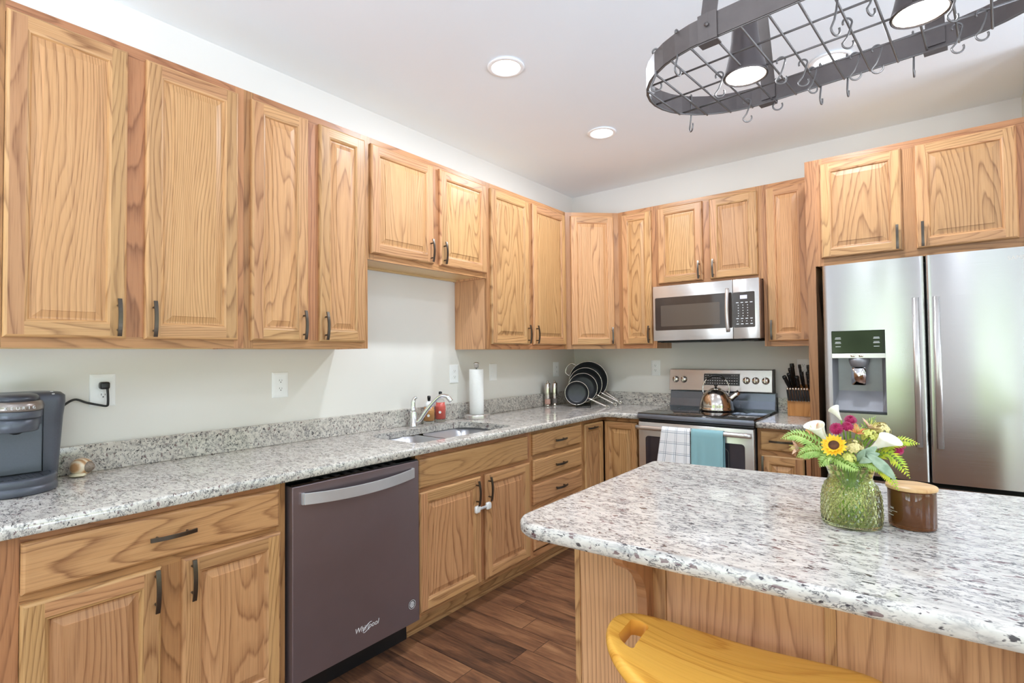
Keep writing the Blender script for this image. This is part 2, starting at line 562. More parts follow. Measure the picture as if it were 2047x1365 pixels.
    def build(s, name, mats, parent=None, loc=(0, 0, 0), rot=(0, 0, 0), bevel=0.0):
        me = bpy.data.meshes.new(name)
        me.from_pydata([tuple(p) for p in s.v], [], s.f)
        for m in (mats if isinstance(mats, (list, tuple)) else [mats]):
            me.materials.append(m)
        uvd, cdt = [], []
        for k, p in enumerate(me.polygons):
            p.material_index = s.mi[k]
            p.use_smooth = s.sm[k]
            for q in s.uv[k]:
                uvd += q
                cdt += (*s.tn[k], 1.0)
        me.uv_layers.new(name='UVMap')
        me.uv_layers['UVMap'].data.foreach_set('uv', uvd)
        me.color_attributes.new('tone', 'FLOAT_COLOR', 'CORNER')
        me.color_attributes['tone'].data.foreach_set('color', cdt)
        me.update()
        return link(name, me, parent, loc, rot, bevel)


def link(name, me, parent=None, loc=(0, 0, 0), rot=(0, 0, 0), bevel=0.0):
    o = bpy.data.objects.new(name, me)
    o.location = loc
    o.rotation_euler = rot
    COL.objects.link(o)
    if parent is not None:
        o.parent = parent
    if bevel:
        md = o.modifiers.new('bevel', 'BEVEL')
        md.width = bevel
        md.segments = 2
        md.limit_method = 'ANGLE'
        md.angle_limit = math.radians(40)
    return o


def inset(poly, d):
    n = len(poly)
    out = []
    for i in range(n):
        a, b, c = Vector(poly[i - 1]), Vector(poly[i]), Vector(poly[(i + 1) % n])
        e1, e2 = (b - a).normalized(), (c - b).normalized()
        n1, n2 = Vector((-e1.y, e1.x)), Vector((-e2.y, e2.x))
        m = (n1 + n2)
        m = m / max(0.3, m.dot(n1)) if m.length > 1e-6 else n1
        out.append((b.x + m.x * d, b.y + m.y * d))
    return out


def round_poly(pts, rad, seg=8):
    """Round the corners of a counterclockwise polygon; rad is one radius per corner."""
    out = []
    n = len(pts)
    for i in range(n):
        a, b, c = Vector(pts[i - 1]), Vector(pts[i]), Vector(pts[(i + 1) % n])
        r = rad[i] if isinstance(rad, (list, tuple)) else rad
        if r <= 0:
            out.append((b.x, b.y))
            continue
        d1, d2 = (a - b).normalized(), (c - b).normalized()
        ang = d1.angle(d2)
        t = r / math.tan(ang / 2)
        cen = b + (d1 + d2).normalized() * (r / math.sin(ang / 2))
        p1, p2 = b + d1 * t, b + d2 * t
        a1 = math.atan2(*(p1 - cen).yx)
        a2 = math.atan2(*(p2 - cen).yx)
        da = (a2 - a1 + PI) % (2 * PI) - PI
        for k in range(seg + 1):
            q = a1 + da * k / seg
            out.append((cen.x + r * math.cos(q), cen.y + r * math.sin(q)))
    return out


def rrect(x0, x1, y0, y1, r, seg=6):
    return round_poly([(x0, y0), (x1, y0), (x1, y1), (x0, y1)], r, seg)


def tag(o, label, cat, group=None):
    o['label'] = label
    o['category'] = cat
    if group:
        o['group'] = group
    return o


def thing(name, label, cat, loc=(0, 0, 0), rz=0.0, group=None):
    o = bpy.data.objects.new(name, None)
    o.empty_display_size = 0.05
    o.location = loc
    o.rotation_euler = (0, 0, rz)
    COL.objects.link(o)
    return tag(o, label, cat, group)


def struct(o):
    o['kind'] = 'structure'
    return o


def text_mesh(name, body, size, mat, parent, loc, rot, extrude=0.0004, align='CENTER', shear=0.0, sx_=1.0, label=None):
    cu = bpy.data.curves.new(name, 'FONT')
    cu.body = body
    cu.size = size
    cu.align_x = align
    cu.align_y = 'CENTER'
    cu.extrude = extrude
    cu.shear = shear
    tmp = bpy.data.objects.new(name, cu)
    COL.objects.link(tmp)
    bpy.context.view_layer.update()
    me = bpy.data.meshes.new_from_object(tmp.evaluated_get(bpy.context.evaluated_depsgraph_get()))
    bpy.data.objects.remove(tmp)
    me.materials.clear()
    me.materials.append(mat)
    o = link(name, me, parent, loc, rot)
    o.scale = (sx_, 1, 1)
    return o


def bezier(p0, p1, p2, p3, n=12):
    p0, p1, p2, p3 = map(Vector, (p0, p1, p2, p3))
    return [((1 - t) ** 3) * p0 + 3 * t * (1 - t) ** 2 * p1 + 3 * t * t * (1 - t) * p2 + t ** 3 * p3 for t in [i / n for i in range(n + 1)]]


def spline(pts, n=6):
    """Catmull-Rom through points."""
    pts = [Vector(p) for p in pts]
    P = [pts[0] * 2 - pts[1]] + pts + [pts[-1] * 2 - pts[-2]]
    out = []
    for i in range(1, len(P) - 2):
        for k in range(n):
            t = k / n
            a, b, c, d = P[i - 1], P[i], P[i + 1], P[i + 2]
            out.append(0.5 * ((2 * b) + (c - a) * t + (2 * a - 5 * b + 4 * c - d) * t * t + (3 * b - a - 3 * c + d) * t ** 3))
    out.append(pts[-1])
    return out


# ---------------------------------------------------------------- the room
XR, YR = 4.7, -6.4


def wall_with_openings(name, mat, axis, c, thick, a0, a1, z0, z1, holes):
    """A wall slab in the plane axis=c, with window openings left free."""
    mb = MB()
    xs = sorted({a0, a1, *[h[0] for h in holes], *[h[1] for h in holes]})
    zs_ = sorted({z0, z1, *[h[2] for h in holes], *[h[3] for h in holes]})
    for i in range(len(xs) - 1):
        for j in range(len(zs_) - 1):
            mx, mz = (xs[i] + xs[i + 1]) / 2, (zs_[j] + zs_[j + 1]) / 2
            if any(h[0] < mx < h[1] and h[2] < mz < h[3] for h in holes):
                continue
            lo, hi = min(c, c + thick), max(c, c + thick)
            if axis == 'x':
                mb.box(lo, hi, xs[i], xs[i + 1], zs_[j], zs_[j + 1])
            else:
                mb.box(xs[i], xs[i + 1], lo, hi, zs_[j], zs_[j + 1])
    return struct(mb.build(name, mat))


mb = MB()
mb.box(-0.12, XR + 0.12, YR - 0.12, 0.12, -0.08, 0.0)
struct(mb.build('floor', FLOOR))
mb = MB()
mb.box(-0.12, XR + 0.12, YR - 0.12, 0.12, ZC, ZC + 0.1)
struct(mb.build('ceiling', CEIL))
wall_with_openings('wall_left', WALL, 'x', 0.0, -0.12, YR, 0.12, 0, ZC, [])
wall_with_openings('wall_back', WALL, 'y', 0.0, 0.12, 0.0, XR, 0, ZC, [])
XW = 2.956
mb = MB()
mb.box(XW, XW + 0.12, -0.70, 0.0, 0, ZC)
struct(mb.build('wall_alcove', WALL))
wall_with_openings('wall_rear', WALL, 'y', YR, -0.12, -0.12, XR, 0, ZC, [w[2:] for w in WINDOWS if w[0] == 'y'])
wall_with_openings('wall_right', WALL, 'x', XR, 0.12, YR - 0.12, 0.12, 0, ZC, [w[2:] for w in WINDOWS if w[0] == 'x'])
for k, (ax, c, a0, a1, z0, z1) in enumerate(WINDOWS):
    mb = MB()
    w = 0.06
    n = -0.08 if ax == 'y' else 0.08
    lo, hi = min(c + n, c + n / 4), max(c + n, c + n / 4)
    am = (a0 + a1) / 2
    for p in ((a0, a0 + w, z0, z1), (a1 - w, a1, z0, z1), (a0 + w, a1 - w, z0, z0 + w), (a0 + w, a1 - w, z1 - w, z1),
              (am - w, am + w, z0 + w, z1 - w), (a0 + w, am - w, 1.12, 1.15), (am + w, a1 - w, 1.12, 1.15)):
        if ax == 'y':
            mb.box(p[0], p[1], lo, hi, p[2], p[3])
        else:
            mb.box(lo, hi, p[0], p[1], p[2], p[3])
    struct(mb.build('window_%d' % (k + 1), TRIMW))

# recessed ceiling lights
for (x, y), lab in zip(RECESSED, ['round white recessed ceiling light in front of the sink cabinets',
                                  'round white recessed ceiling light nearest the corner of the kitchen',
                                  'round white recessed ceiling light seen through the pot rack grid']):
    t = thing('recessed_light', lab, 'ceiling light', (x, y, ZC), 0, 'recessed ceiling lights')
    mb = MB()
    mb.lathe([(0.070, -0.002), (0.088, -0.001), (0.092, -0.004), (0.088, -0.008), (0.072, -0.009), (0.070, -0.006)], 40, closed=True)
    mb.build('trim_ring', WHITE, t)
    mb = MB()
    mb.lathe([(0.0, -0.004), (0.070, -0.004), (0.070, -0.002), (0.0, -0.002)], 40)
    mb.build('lens', LAMPFACE, t)

# ---------------------------------------------------------------- cabinet parts
def pull_mesh():
    """Arched flat bar pull on two posts, 130 mm long, standing along z and bowing to -y."""
    mb = MB()
    L = 0.130
    pts = []
    for k in range(13):
        t = -1 + 2 * k / 12
        pts.append((0, -0.030 + 0.010 * t * t, L / 2 * t))
    vs_, fs = [], []
    for p in pts:
        for dx, dy in ((-0.0062, -0.003), (0.0062, -0.003), (0.0062, 0.003), (-0.0062, 0.003)):
            vs_.append((p[0] + dx, p[1] + dy, p[2]))
    for i in range(len(pts) - 1):
        for j in range(4):
            fs.append((i * 4 + j, i * 4 + (j + 1) % 4, i * 4 + 4 + (j + 1) % 4, i * 4 + 4 + j))
    fs += [(3, 2, 1, 0), (48, 49, 50, 51)]
    mb.add(vs_, fs)
    for z in (-0.042, 0.042):
        mb.tube([(0, 0.0, z), (0, -0.026, z)], 0.004, 8)
    o = mb.build('handle', PEWTER)
    me = o.data
    bpy.data.objects.remove(o)
    return me


PULL = pull_mesh()


def add_handle(parent, x, z, y=-0.0, horiz=False):
    return link('handle', PULL, parent, (x, y, z), (0, PI / 2 if horiz else 0, 0), 0.0006)


def ring_loops(w, h, prof):
    return [[(d, -y, d), (w - d, -y, d), (w - d, -y, h - d), (d, -y, h - d)] for d, y in prof]


def skin_rect(mb, w, h, prof, mats_v, mats_h, tone, offs):
    """Mitred skin between nested rectangles: the two sides get upright grain, top and bottom level grain."""
    R = ring_loops(w, h, prof)
    for a, b in zip(R[:-1], R[1:]):
        for i in range(4):
            q = [a[i], a[(i + 1) % 4], b[(i + 1) % 4], b[i]]
            hor = i in (0, 2)
            o = offs[1] if hor else offs[0]
            if mats_h is None:
                hor, o = False, offs[0]
            uv = [(p[2] + o[0], p[0] + o[1]) if hor else (p[0] + o[0], p[2] + o[1]) for p in q]
            mb.add(q, [(0, 1, 2, 3)], 0, [uv], tone)


def rnd_tone(st=None):
    return (rng.random(), (rng.random() ** 1.4) if st is None else st, rng.random())


def rnd_off():
    return (rng.uniform(0, 60), rng.uniform(0, 60))


def raised_door(parent, x0, x1, z0, z1, name='door', handle=None, mat=None, fy=0.0, sw=0.048, panel_st=None):
    """Raised panel door standing on the face frame plane y=fy; handle=(x, z, horizontal) in cabinet space."""
    w, h = x1 - x0, z1 - z0
    mb = MB()
    tn = rnd_tone()
    tp = rnd_tone(panel_st)
    o2 = (rnd_off(), rnd_off())
    skin_rect(mb, w, h, [(0.0, 0.0), (0.0, 0.012), (0.0025, 0.0165), (0.006, 0.019), (0.009, 0.020)], 0, 0, tn, o2)
    a, b = 0.009, sw
    Y = -0.020
    for side in (0, 1):
        xa, xb = (a, b) if side == 0 else (w - b, w - a)
        pts = [(xa, Y, a), (xb, Y, a)]
        if side == 0:
            pts += [(xb, Y, b), (xb, Y, h - b)]
        pts += [(xb, Y, h - a), (xa, Y, h - a)]
        if side == 1:
            pts += [(xa, Y, h - b), (xa, Y, b)]
        o = rnd_off()
        mb.add(pts, [tuple(range(len(pts)))], 0, [[(p[0] + o[0], p[2] + o[1]) for p in pts]], rnd_tone())
    for za, zb_ in ((a, b), (h - b, h - a)):
        pts = [(b, Y, za), (w - b, Y, za), (w - b, Y, zb_), (b, Y, zb_)]
        o = rnd_off()
        mb.add(pts, [(0, 1, 2, 3)], 0, [[(p[2] + o[0], p[0] + o[1]) for p in pts]], rnd_tone())
    skin_rect(mb, w, h, [(b, 0.020), (b + 0.003, 0.0185), (b + 0.007, 0.0175), (b + 0.010, 0.013), (b + 0.0115, 0.0105)], 0, 0, tn, o2)
    op = rnd_off()
    pr = [(b + 0.0115, 0.0105), (b + 0.013, 0.0098), (b + 0.018, 0.0102), (b + 0.0385, 0.0162), (b + 0.0392, 0.0185)]
    skin_rect(mb, w, h, pr, 0, None, tp, (op, op))
    R = ring_loops(w, h, [pr[-1]])[0]
    mb.add(R, [(0, 1, 2, 3)], 0, [[(p[0] + op[0], p[2] + op[1]) for p in R]], tp)
    mb.add(ring_loops(w, h, [(0.0, 0.0)])[0], [(3, 2, 1, 0)], 0)
    d = mb.build(name, mat or OAK, parent, (x0, fy, z0))
    if handle:
        add_handle(d, handle[0] - x0, handle[1] - z0, -0.020, handle[2])
    return d


def slab_drawer(parent, x0, x1, z0, z1, name='drawer', handle=True, fy=0.0):
    w, h = x1 - x0, z1 - z0
    mb = MB()
    t = rnd_tone()
    o = rnd_off()
    pr = [(0.0, 0.0), (0.0, 0.011), (0.003, 0.0165), (0.008, 0.0195), (0.014, 0.020)]
    R = ring_loops(w, h, pr)
    for a, b in zip(R[:-1], R[1:]):
        for i in range(4):
            q = [a[i], a[(i + 1) % 4], b[(i + 1) % 4], b[i]]
            mb.add(q, [(0, 1, 2, 3)], 0, [[(p[2] + o[0], p[0] + o[1]) for p in q]], t)
    mb.add(R[-1], [(0, 1, 2, 3)], 0, [[(p[2] + o[0], p[0] + o[1]) for p in R[-1]]], t)
    mb.add(R[0], [(3, 2, 1, 0)], 0)
    d = mb.build(name, OAK, parent, (x0, fy, z0))
    if handle:
        add_handle(d, w / 2, h / 2, -0.020, True)
    return d


def face_frame(parent, w, h, z0=0.0, stiles=(), rails=(), side=0.038, top=0.040, bot=0.038):
    """Front frame, its face at y=0; stiles=[(x0,x1)] and rails=[(x0,x1,z0,z1)] are inner members."""
    mb = MB()
    mb.board(0, side, 0, 0.019, z0, h, 'z')
    mb.board(w - side, w, 0, 0.019, z0, h, 'z')
    mb.board(side, w - side, 0, 0.019, h - top, h, 'x')
    mb.board(side, w - side, 0, 0.019, z0, z0 + bot, 'x')
    for a, b in stiles:
        mb.board(a, b, 0.0002, 0.019, z0 + bot, h - top, 'z')
    for a, b, c, d in rails:
        mb.board(a, b, 0.0001, 0.0189, c, d, 'x')
    return mb.build('face_frame', OAK_FRAME, parent)


def carcass(parent, w, h, d, z0=0.0, recess=0.012, inside=None):
    mb = MB()
    for a, b in ((0.0, 0.014), (w - 0.014, w)):
        mb.board(a, b, 0.0192, d, z0, h, 'z', 0, (0.45, 0.5, 0.5))
    mb.board(0.0142, w - 0.0142, 0.0192, d, z0 + recess, z0 + recess + 0.012, 'x', 1)
    mb.board(0.0142, w - 0.0142, 0.0192, d, h - 0.014, h, 'x', 1)
    mb.board(0.0142, w - 0.0142, d - 0.008, d, z0 + recess + 0.012, h - 0.014, 'z', 1)
    if recess > 0.008:
        mb.board(0.0142, w - 0.0142, d - 0.030, d - 0.0085, z0, z0 + recess - 0.0002, 'x', 1)
    return mb.build('body', [OAK_PLY, OAK_LIGHT], parent)


ZB, ZT, ZS = 1.372, 2.4535, 1.826
FX = 0.288
HU = ZT - ZB
# wall cabinets on the long wall face +x: local x runs along world +y
UP = [
    ('tall two-door oak wall cabinet above the coffee maker', -3.829, -3.0675, ZB, [(-3.790, -3.476, 'r'), (-3.421, -3.096, 'l')]),
    ('tall narrow two-door oak wall cabinet just before the short cabinet over the sink', -3.0670, -2.4535, ZB, [(-3.042, -2.786, 'r'), (-2.729, -2.478, 'l')]),
    ('short two-door oak wall cabinet hung high above the sink', -2.4530, -1.5355, ZS, [(-2.440, -2.010, 'r'), (-1.959, -1.547, 'l')]),
    ('tall two-door oak wall cabinet between sink cabinet and corner cabinet', -1.5350, -0.5848, ZB, [(-1.503, -1.090, 'r'), (-1.045, -0.612, 'l')]),
]
for lab, ya, yb, z0, doors in UP:
    w, h = yb - ya, ZT - z0
    t = thing('wall_cabinet', lab, 'cabinet', (FX, ya, z0), PI / 2, 'oak wall cabinets')
    carcass(t, w, h, FX - 0.002)
    mid = [(doors[0][1] - 0.012 - ya, doors[1][0] + 0.012 - ya)]
    face_frame(t, w, h, 0, mid)
    for a, b, s in doors:
        zl = (1.404 if z0 == ZB else 1.856) - z0
        hz = zl + 0.072
        hx = (b - 0.026 if s == 'r' else a + 0.026) - ya
        raised_door(t, a - ya, b - ya, zl, 2.4215 - z0, handle=(hx, hz, False), panel_st=0.95 if ya < -3.5 else None)

# corner wall cabinet with its front across the corner
t = thing('corner_wall_cabinet', 'single-door oak wall cabinet set diagonally across the corner', 'cabinet', (FX, -0.5843, ZB), 0, 'oak wall cabinets')
ax, ay = 0.597 - FX, -FX + 0.5843
ang = math.atan2(ay, ax)
DL = math.hypot(ax, ay)
mb = MB()
c_, s_ = math.cos(ang), math.sin(ang)
pent = [(0.0, 0.0), (ax, ay), (ax, 0.5823), (-FX + 0.002, 0.5823), (-FX + 0.002, 0.0)]
bk = [(0.012, 0.0195), (ax - 0.0005, ay + 0.018), (ax - 0.0005, 0.5818), (-FX + 0.0025, 0.5818), (-FX + 0.0025, 0.0195)]
bk = [(p[0] - 0.0, p[1]) for p in bk]
n = len(bk)
mb.add([(x, y, 0.012) for x, y in bk] + [(x, y, HU) for x, y in bk],
       [(i, (i + 1) % n, n + (i + 1) % n, n + i) for i in range(n)] + [tuple(reversed(range(n))), tuple(range(n, 2 * n))], 0)
mb.build('body', OAK_PLY, t)
dg = bpy.data.objects.new('front', None)
ff = MB()
ff.M = Matrix.Rotation(ang, 4, 'Z')
ff.board(0, 0.050, 0, 0.019, 0, HU, 'z')
ff.board(DL - 0.050, DL, 0, 0.019, 0, HU, 'z')
ff.board(0.050, DL - 0.050, 0, 0.019, HU - 0.040, HU, 'x')
ff.board(0.050, DL - 0.050, 0, 0.019, 0, 0.038, 'x')
ff.build('face_frame', OAK_FRAME, t)
bpy.data.objects.remove(dg)
d = raised_door(t, 0.038, DL - 0.042, 0.032, HU - 0.032, handle=(DL - 0.068, 0.104, False), panel_st=0.9)
d.rotation_euler = (0, 0, ang)
d.location = (0.038 * c_, 0.038 * s_, 0.032)

# wall cabinets on the back wall face -y
BACK = [
    ('narrow single-door oak wall cabinet between corner cabinet and microwave', 0.5975, 0.9055, ZB, [(0.632, 0.878, 'r')]),
    ('short two-door oak wall cabinet directly above the microwave', 0.9060, 1.6567, ZS, [(0.929, 1.262, 'r'), (1.314, 1.628, 'l')]),
    ('narrow single-door oak wall cabinet between microwave and refrigerator panel', 1.6572, 1.9590, ZB, [(1.683, 1.926, 'l')]),
]
for lab, xa, xb, z0, doors in BACK:
    w, h = xb - xa, ZT - z0
    t = thing('wall_cabinet', lab, 'cabinet', (xa, -FX, z0), 0, 'oak wall cabinets')
    carcass(t, w, h, FX - 0.002)
    mid = [(doors[0][1] - 0.012 - xa, doors[1][0] + 0.012 - xa)] if len(doors) == 2 else []
    face_frame(t, w, h, 0, mid)
    for a, b, s in doors:
        zl = (1.404 if z0 == ZB else 1.853) - z0
        hx = (b - 0.024 if s == 'r' else a + 0.024) - xa
        raised_door(t, a - xa, b - xa, zl, 2.4225 - z0, handle=(hx, zl + 0.074, False))

# cabinet over the refrigerator and the tall end panel beside it
t = thing('wall_cabinet', 'deep two-door oak cabinet above the refrigerator', 'cabinet', (2.0185, -0.583, 1.828), 0, 'oak wall cabinets')
w, h = 2.953 - 2.0185, ZT - 1.828
carcass(t, w, h, 0.581)
face_frame(t, w, h, 0, [(0.385, 0.470), (0.835, w - 0.03)], side=0.03, bot=0.044)
raised_door(t, 2.037 - 2.0185, 2.418 - 2.0185, 0.042, h - 0.034, handle=(2.394 - 2.0185, 0.113, False), panel_st=0.02)
raised_door(t, 2.475 - 2.0185, 2.866 - 2.0185, 0.042, h - 0.034, handle=(2.501 - 2.0185, 0.113, False), panel_st=0.02)
t = thing('end_panel', 'tall oak end panel standing between knife block and refrigerator', 'panel', (1.9600, -0.583, 0), 0)
mb = MB()
mb.board(0.0, 0.046, 0, 0.019, 0, ZT, 'z')
mb.build('face_stile', OAK_FRAME, t)
mb = MB()
mb.board(0.0, 0.018, 0.0192, 0.581, 0, ZT, 'z')
mb.board(0.030, 0.046, 0.0192, 0.581, 0, ZT, 'z')
mb.build('side_boards', OAK_PLY, t)
mb = MB()
mb.board(0.0462, 0.0582, 0.0, 0.019, 1.829, ZT, 'z')
mb.build('filler', OAK_FRAME, t)

# ---------------------------------------------------------------- base cabinets
BF = 0.605
KH = 0.105
HB = 0.8725


def base_cabinet(name, lab, loc, rz, w, depth=BF - 0.002, frame=None, side=0.038):
    t = thing(name, lab, 'cabinet', loc, rz, 'oak base cabinets')
    mb = MB()
    for a, b in ((0.0, 0.014), (w - 0.014, w)):
        mb.board(a, b, 0.0192, depth, KH, HB, 'z', 0, (0.4, 0.5, 0.5))
    mb.board(0.0142, w - 0.0142, 0.0192, depth, KH + 0.005, KH + 0.02, 'x', 1)
    mb.board(0.0142, w - 0.0142, depth - 0.008, depth, KH + 0.02, HB, 'z', 1)
    mb.build('body', [OAK_PLY, OAK_LIGHT], t)
    mb = MB()
    mb.board(0.0, w, 0.080, 0.095, 0.0, KH - 0.0005, 'x')
    mb.board(0.0, w, 0.0955, depth, 0.0, KH - 0.02, 'x')
    mb.build('toe_kick', OAK, t)
    mb = MB()
    mb.board(0.0, w, 0.066, 0.0798, 0.0, 0.018, 'x')
    mb.build('shoe_molding', OAK, t)
    if frame is None:
        frame = {}
    face_frame(t, w, HB, KH, frame.get('stiles', ()), frame.get('rails', ()), side=side, top=0.030, bot=0.032)
    return t


ya = -3.829
t = base_cabinet('base_cabinet', 'oak base cabinet under the coffee maker with one wide drawer above two doors', (BF, ya, 0), PI / 2, -3.0595 - ya,
                 frame=dict(stiles=[(-3.478 - ya, -3.396 - ya)], rails=[(0.038, -3.0595 - ya - 0.038, 0.683, 0.717)]))
slab_drawer(t, -3.790 - ya, -3.089 - ya, 0.712, 0.850)
raised_door(t, -3.790 - ya, -3.466 - ya, 0.132, 0.688, handle=(-3.484 - ya, 0.622, False), panel_st=0.05)
raised_door(t, -3.408 - ya, -3.083 - ya, 0.132, 0.692, handle=(-3.382 - ya, 0.622, False), panel_st=0.25)
mb = MB()
mb.board(-0.16, -0.0005, 0.0, 0.019, KH, HB, 'z')
mb.board(-0.16, -0.0005, 0.08, 0.5, 0.0, KH - 0.001, 'x')
mb.build('filler', OAK_FRAME, t)

ya = -2.4215
w = -1.523 - ya
t = base_cabinet('sink_base_cabinet', 'oak sink base cabinet whose two doors are joined by a white child lock', (BF, ya, 0), PI / 2, w,
                 frame=dict(stiles=[(-1.990 - ya, -1.930 - ya)], rails=[(0.03, w - 0.03, 0.68, 0.716)]), side=0.03)
slab_drawer(t, -2.414 - ya, -1.558 - ya, 0.708, 0.845, name='false_front', handle=False)
raised_door(t, -2.412 - ya, -1.979 - ya, 0.128, 0.690, handle=(-2.032 - ya + 0.012, 0.607, False), panel_st=0.05)
raised_door(t, -1.944 - ya, -1.541 - ya, 0.130, 0.690, handle=(-1.934 - ya + 0.012, 0.611, False), panel_st=0.05)

ya = -1.5225
w = -0.9085 - ya
t = base_cabinet('drawer_base_cabinet', 'oak base cabinet with a stack of drawers between sink cabinet and corner', (BF, ya, 0), PI / 2, w, frame=dict(
    rails=[(0.03, w - 0.03, 0.686, 0.722), (0.03, w - 0.03, 0.540, 0.576), (0.03, w - 0.03, 0.393, 0.429)]), side=0.03)
for a, b in ((0.723, 0.849), (0.571, 0.694), (0.424, 0.546), (0.152, 0.398)):
    d = slab_drawer(t, -1.503 - ya, -0.938 - ya, a, b)
# cabinet that turns the corner, with two hinged doors meeting in the angle
t = thing('corner_base_cabinet', 'oak corner base cabinet with two narrow doors meeting in the inside corner', 'cabinet', (0, 0, 0), 0, 'oak base cabinets')
mb = MB()
mb.board(BF - 0.019, BF, -0.908, -0.880, KH, HB, 'z')
mb.board(BF - 0.019, BF, -0.880, -BF, HB - 0.030, HB, 'y')
mb.board(BF - 0.019, BF, -0.880, -BF, KH, KH + 0.032, 'y')
mb.board(0.888, 0.9125, -BF, -BF + 0.019, KH, HB, 'z')
mb.board(BF, 0.888, -BF, -BF + 0.019, HB - 0.030, HB, 'x')
mb.board(BF, 0.888, -BF, -BF + 0.019, KH, KH + 0.032, 'x')
mb.build('face_frame', OAK_FRAME, t)
mb = MB()
mb.board(0.003, 0.014, -0.908, -0.003, KH, HB, 'z')
mb.board(0.0145, 0.912, -0.014, -0.003, KH, HB, 'z')
mb.board(0.898, 0.912, -BF + 0.0195, -0.0145, KH, HB, 'z')
mb.board(0.0145, BF - 0.0195, -0.908, -0.894, KH, HB, 'z')
mb.board(0.0145, BF - 0.0195, -0.8935, -0.0145, KH, KH + 0.012, 'y')
mb.build('body', OAK_PLY, t)
mb = MB()
mb.board(0.510, 0.525, -0.908, -0.525, 0, KH - 0.001, 'y')
mb.board(0.5105, 0.9125, -0.5245, -0.510, 0, KH - 0.001, 'x')
mb.build('toe_kick', OAK, t)
d = raised_door(t, 0, 0.262, 0.140, 0.840, handle=None, sw=0.040, panel_st=0.5)
d.rotation_euler = (0, 0, PI / 2)
d.location = (BF, -0.8905, 0.140)
h_ = add_handle(d, 0.085, 0.672, -0.020, True)
d = raised_door(t, 0, 0.2585, 0.140, 0.840, handle=None, sw=0.040, panel_st=0.4)
d.location = (BF + 0.0215, -BF, 0.140)

t = base_cabinet('base_cabinet', 'narrow oak base cabinet between range and refrigerator panel with one drawer and one door', (1.6735, -BF, 0), 0, 1.9592 - 1.6735,
                 frame=dict(rails=[(0.02, 0.26, 0.70, 0.74)]), side=0.024)
slab_drawer(t, 0.0185, 0.255, 0.738, 0.856)
raised_door(t, 0.0185, 0.255, 0.134, 0.710, handle=(0.036, 0.64, False))

# ---------------------------------------------------------------- worktops
CZ0, CZ = 0.8730, 0.9090
sink_hole = round_poly([(0.150, -2.368), (0.556, -2.368), (0.556, -1.608), (0.150, -1.608)], [0.10, 0.05, 0.05, 0.10], 8)
outl = round_poly([(0.002, -3.990), (0.645, -3.990), (0.645, -0.645), (0.9115, -0.645), (0.9115, -0.002), (0.002, -0.002)], [0, 0, 0.04, 0, 0, 0], 5)
mb = MB()
mb.slab(outl, CZ0, CZ, 0.010, [sink_hole])
tag(mb.build('worktop', GRANITE), 'speckled granite worktop running along the long wall round the corner to the range', 'worktop')
mb = MB()
mb.slab([(1.6735, -0.645), (1.9585, -0.645), (1.9585, -0.002), (1.6735, -0.002)], CZ0, CZ, 0.010)
tag(mb.build('worktop', GRANITE), 'small piece of granite worktop under the knife block', 'worktop')
BS = 1.0125
for lab, b in (('granite backsplash strip along the long wall behind coffee maker and sink', (0.002, 0.022, -3.990, -0.0025)),
               ('granite backsplash strip between the corner and the range', (0.0225, 0.9115, -0.022, -0.0025)),
               ('short granite backsplash strip behind the knife block', (1.6735, 1.9585, -0.022, -0.0025))):
    mb = MB()
    mb.rbox(*b, CZ + 0.0003, BS, 0.002, 1, smooth=False)
    tag(mb.build('backsplash', GRANITE), lab, 'backsplash')

# ---------------------------------------------------------------- sink and faucet
t = thing('sink', 'stainless steel double-bowl sink let into the granite worktop', 'sink', (0, 0, 0))
for (y0, y1) in ((-2.380, -2.034), (-2.010, -1.596)):
    mb = MB()
    o = round_poly([(0.140, y0), (0.568, y0), (0.568, y1), (0.140, y1)], [0.10, 0.05, 0.05, 0.10], 6)
    rings = [[(x, y, CZ0 - 0.001) for x, y in o], [(x, y, CZ0 - 0.001) for x, y in inset(o, 0.008)], [(x, y, CZ0 - 0.14) for x, y in inset(o, 0.014)],
             [(x, y, CZ0 - 0.175) for x, y in inset(o, 0.025)], [(x, y, CZ0 - 0.19) for x, y in inset(o, 0.05)]]
    back = [[(x, y, CZ0 - 0.192) for x, y in inset(o, 0.05)], [(x, y, CZ0 - 0.177) for x, y in inset(o, 0.022)], [(x, y, CZ0 - 0.003) for x, y in inset(o, 0.005)],
            [(x, y, CZ0 - 0.003) for x, y in o]]
    mb.loops([list(reversed(r)) for r in rings], 0, True, False, True)
    mb.loops([list(reversed(r)) for r in back], 0, True, True, False)
    b = mb.build('bowl', SINK, t)
    mb = MB()
    mb.lathe([(0, 0), (0.035, 0), (0.040, 0.002), (0.042, 0.0), (0.042, -0.004)], 24, c=(0.354, (y0 + y1) / 2, CZ0 - 0.1885))
    mb.build('drain', CHROME, b)
mb = MB()
mb.rbox(0.145, 0.563, -2.0335, -2.0105, CZ0 - 0.016, CZ0 - 0.002, 0.004, 2)
mb.build('divider', SINK, t)

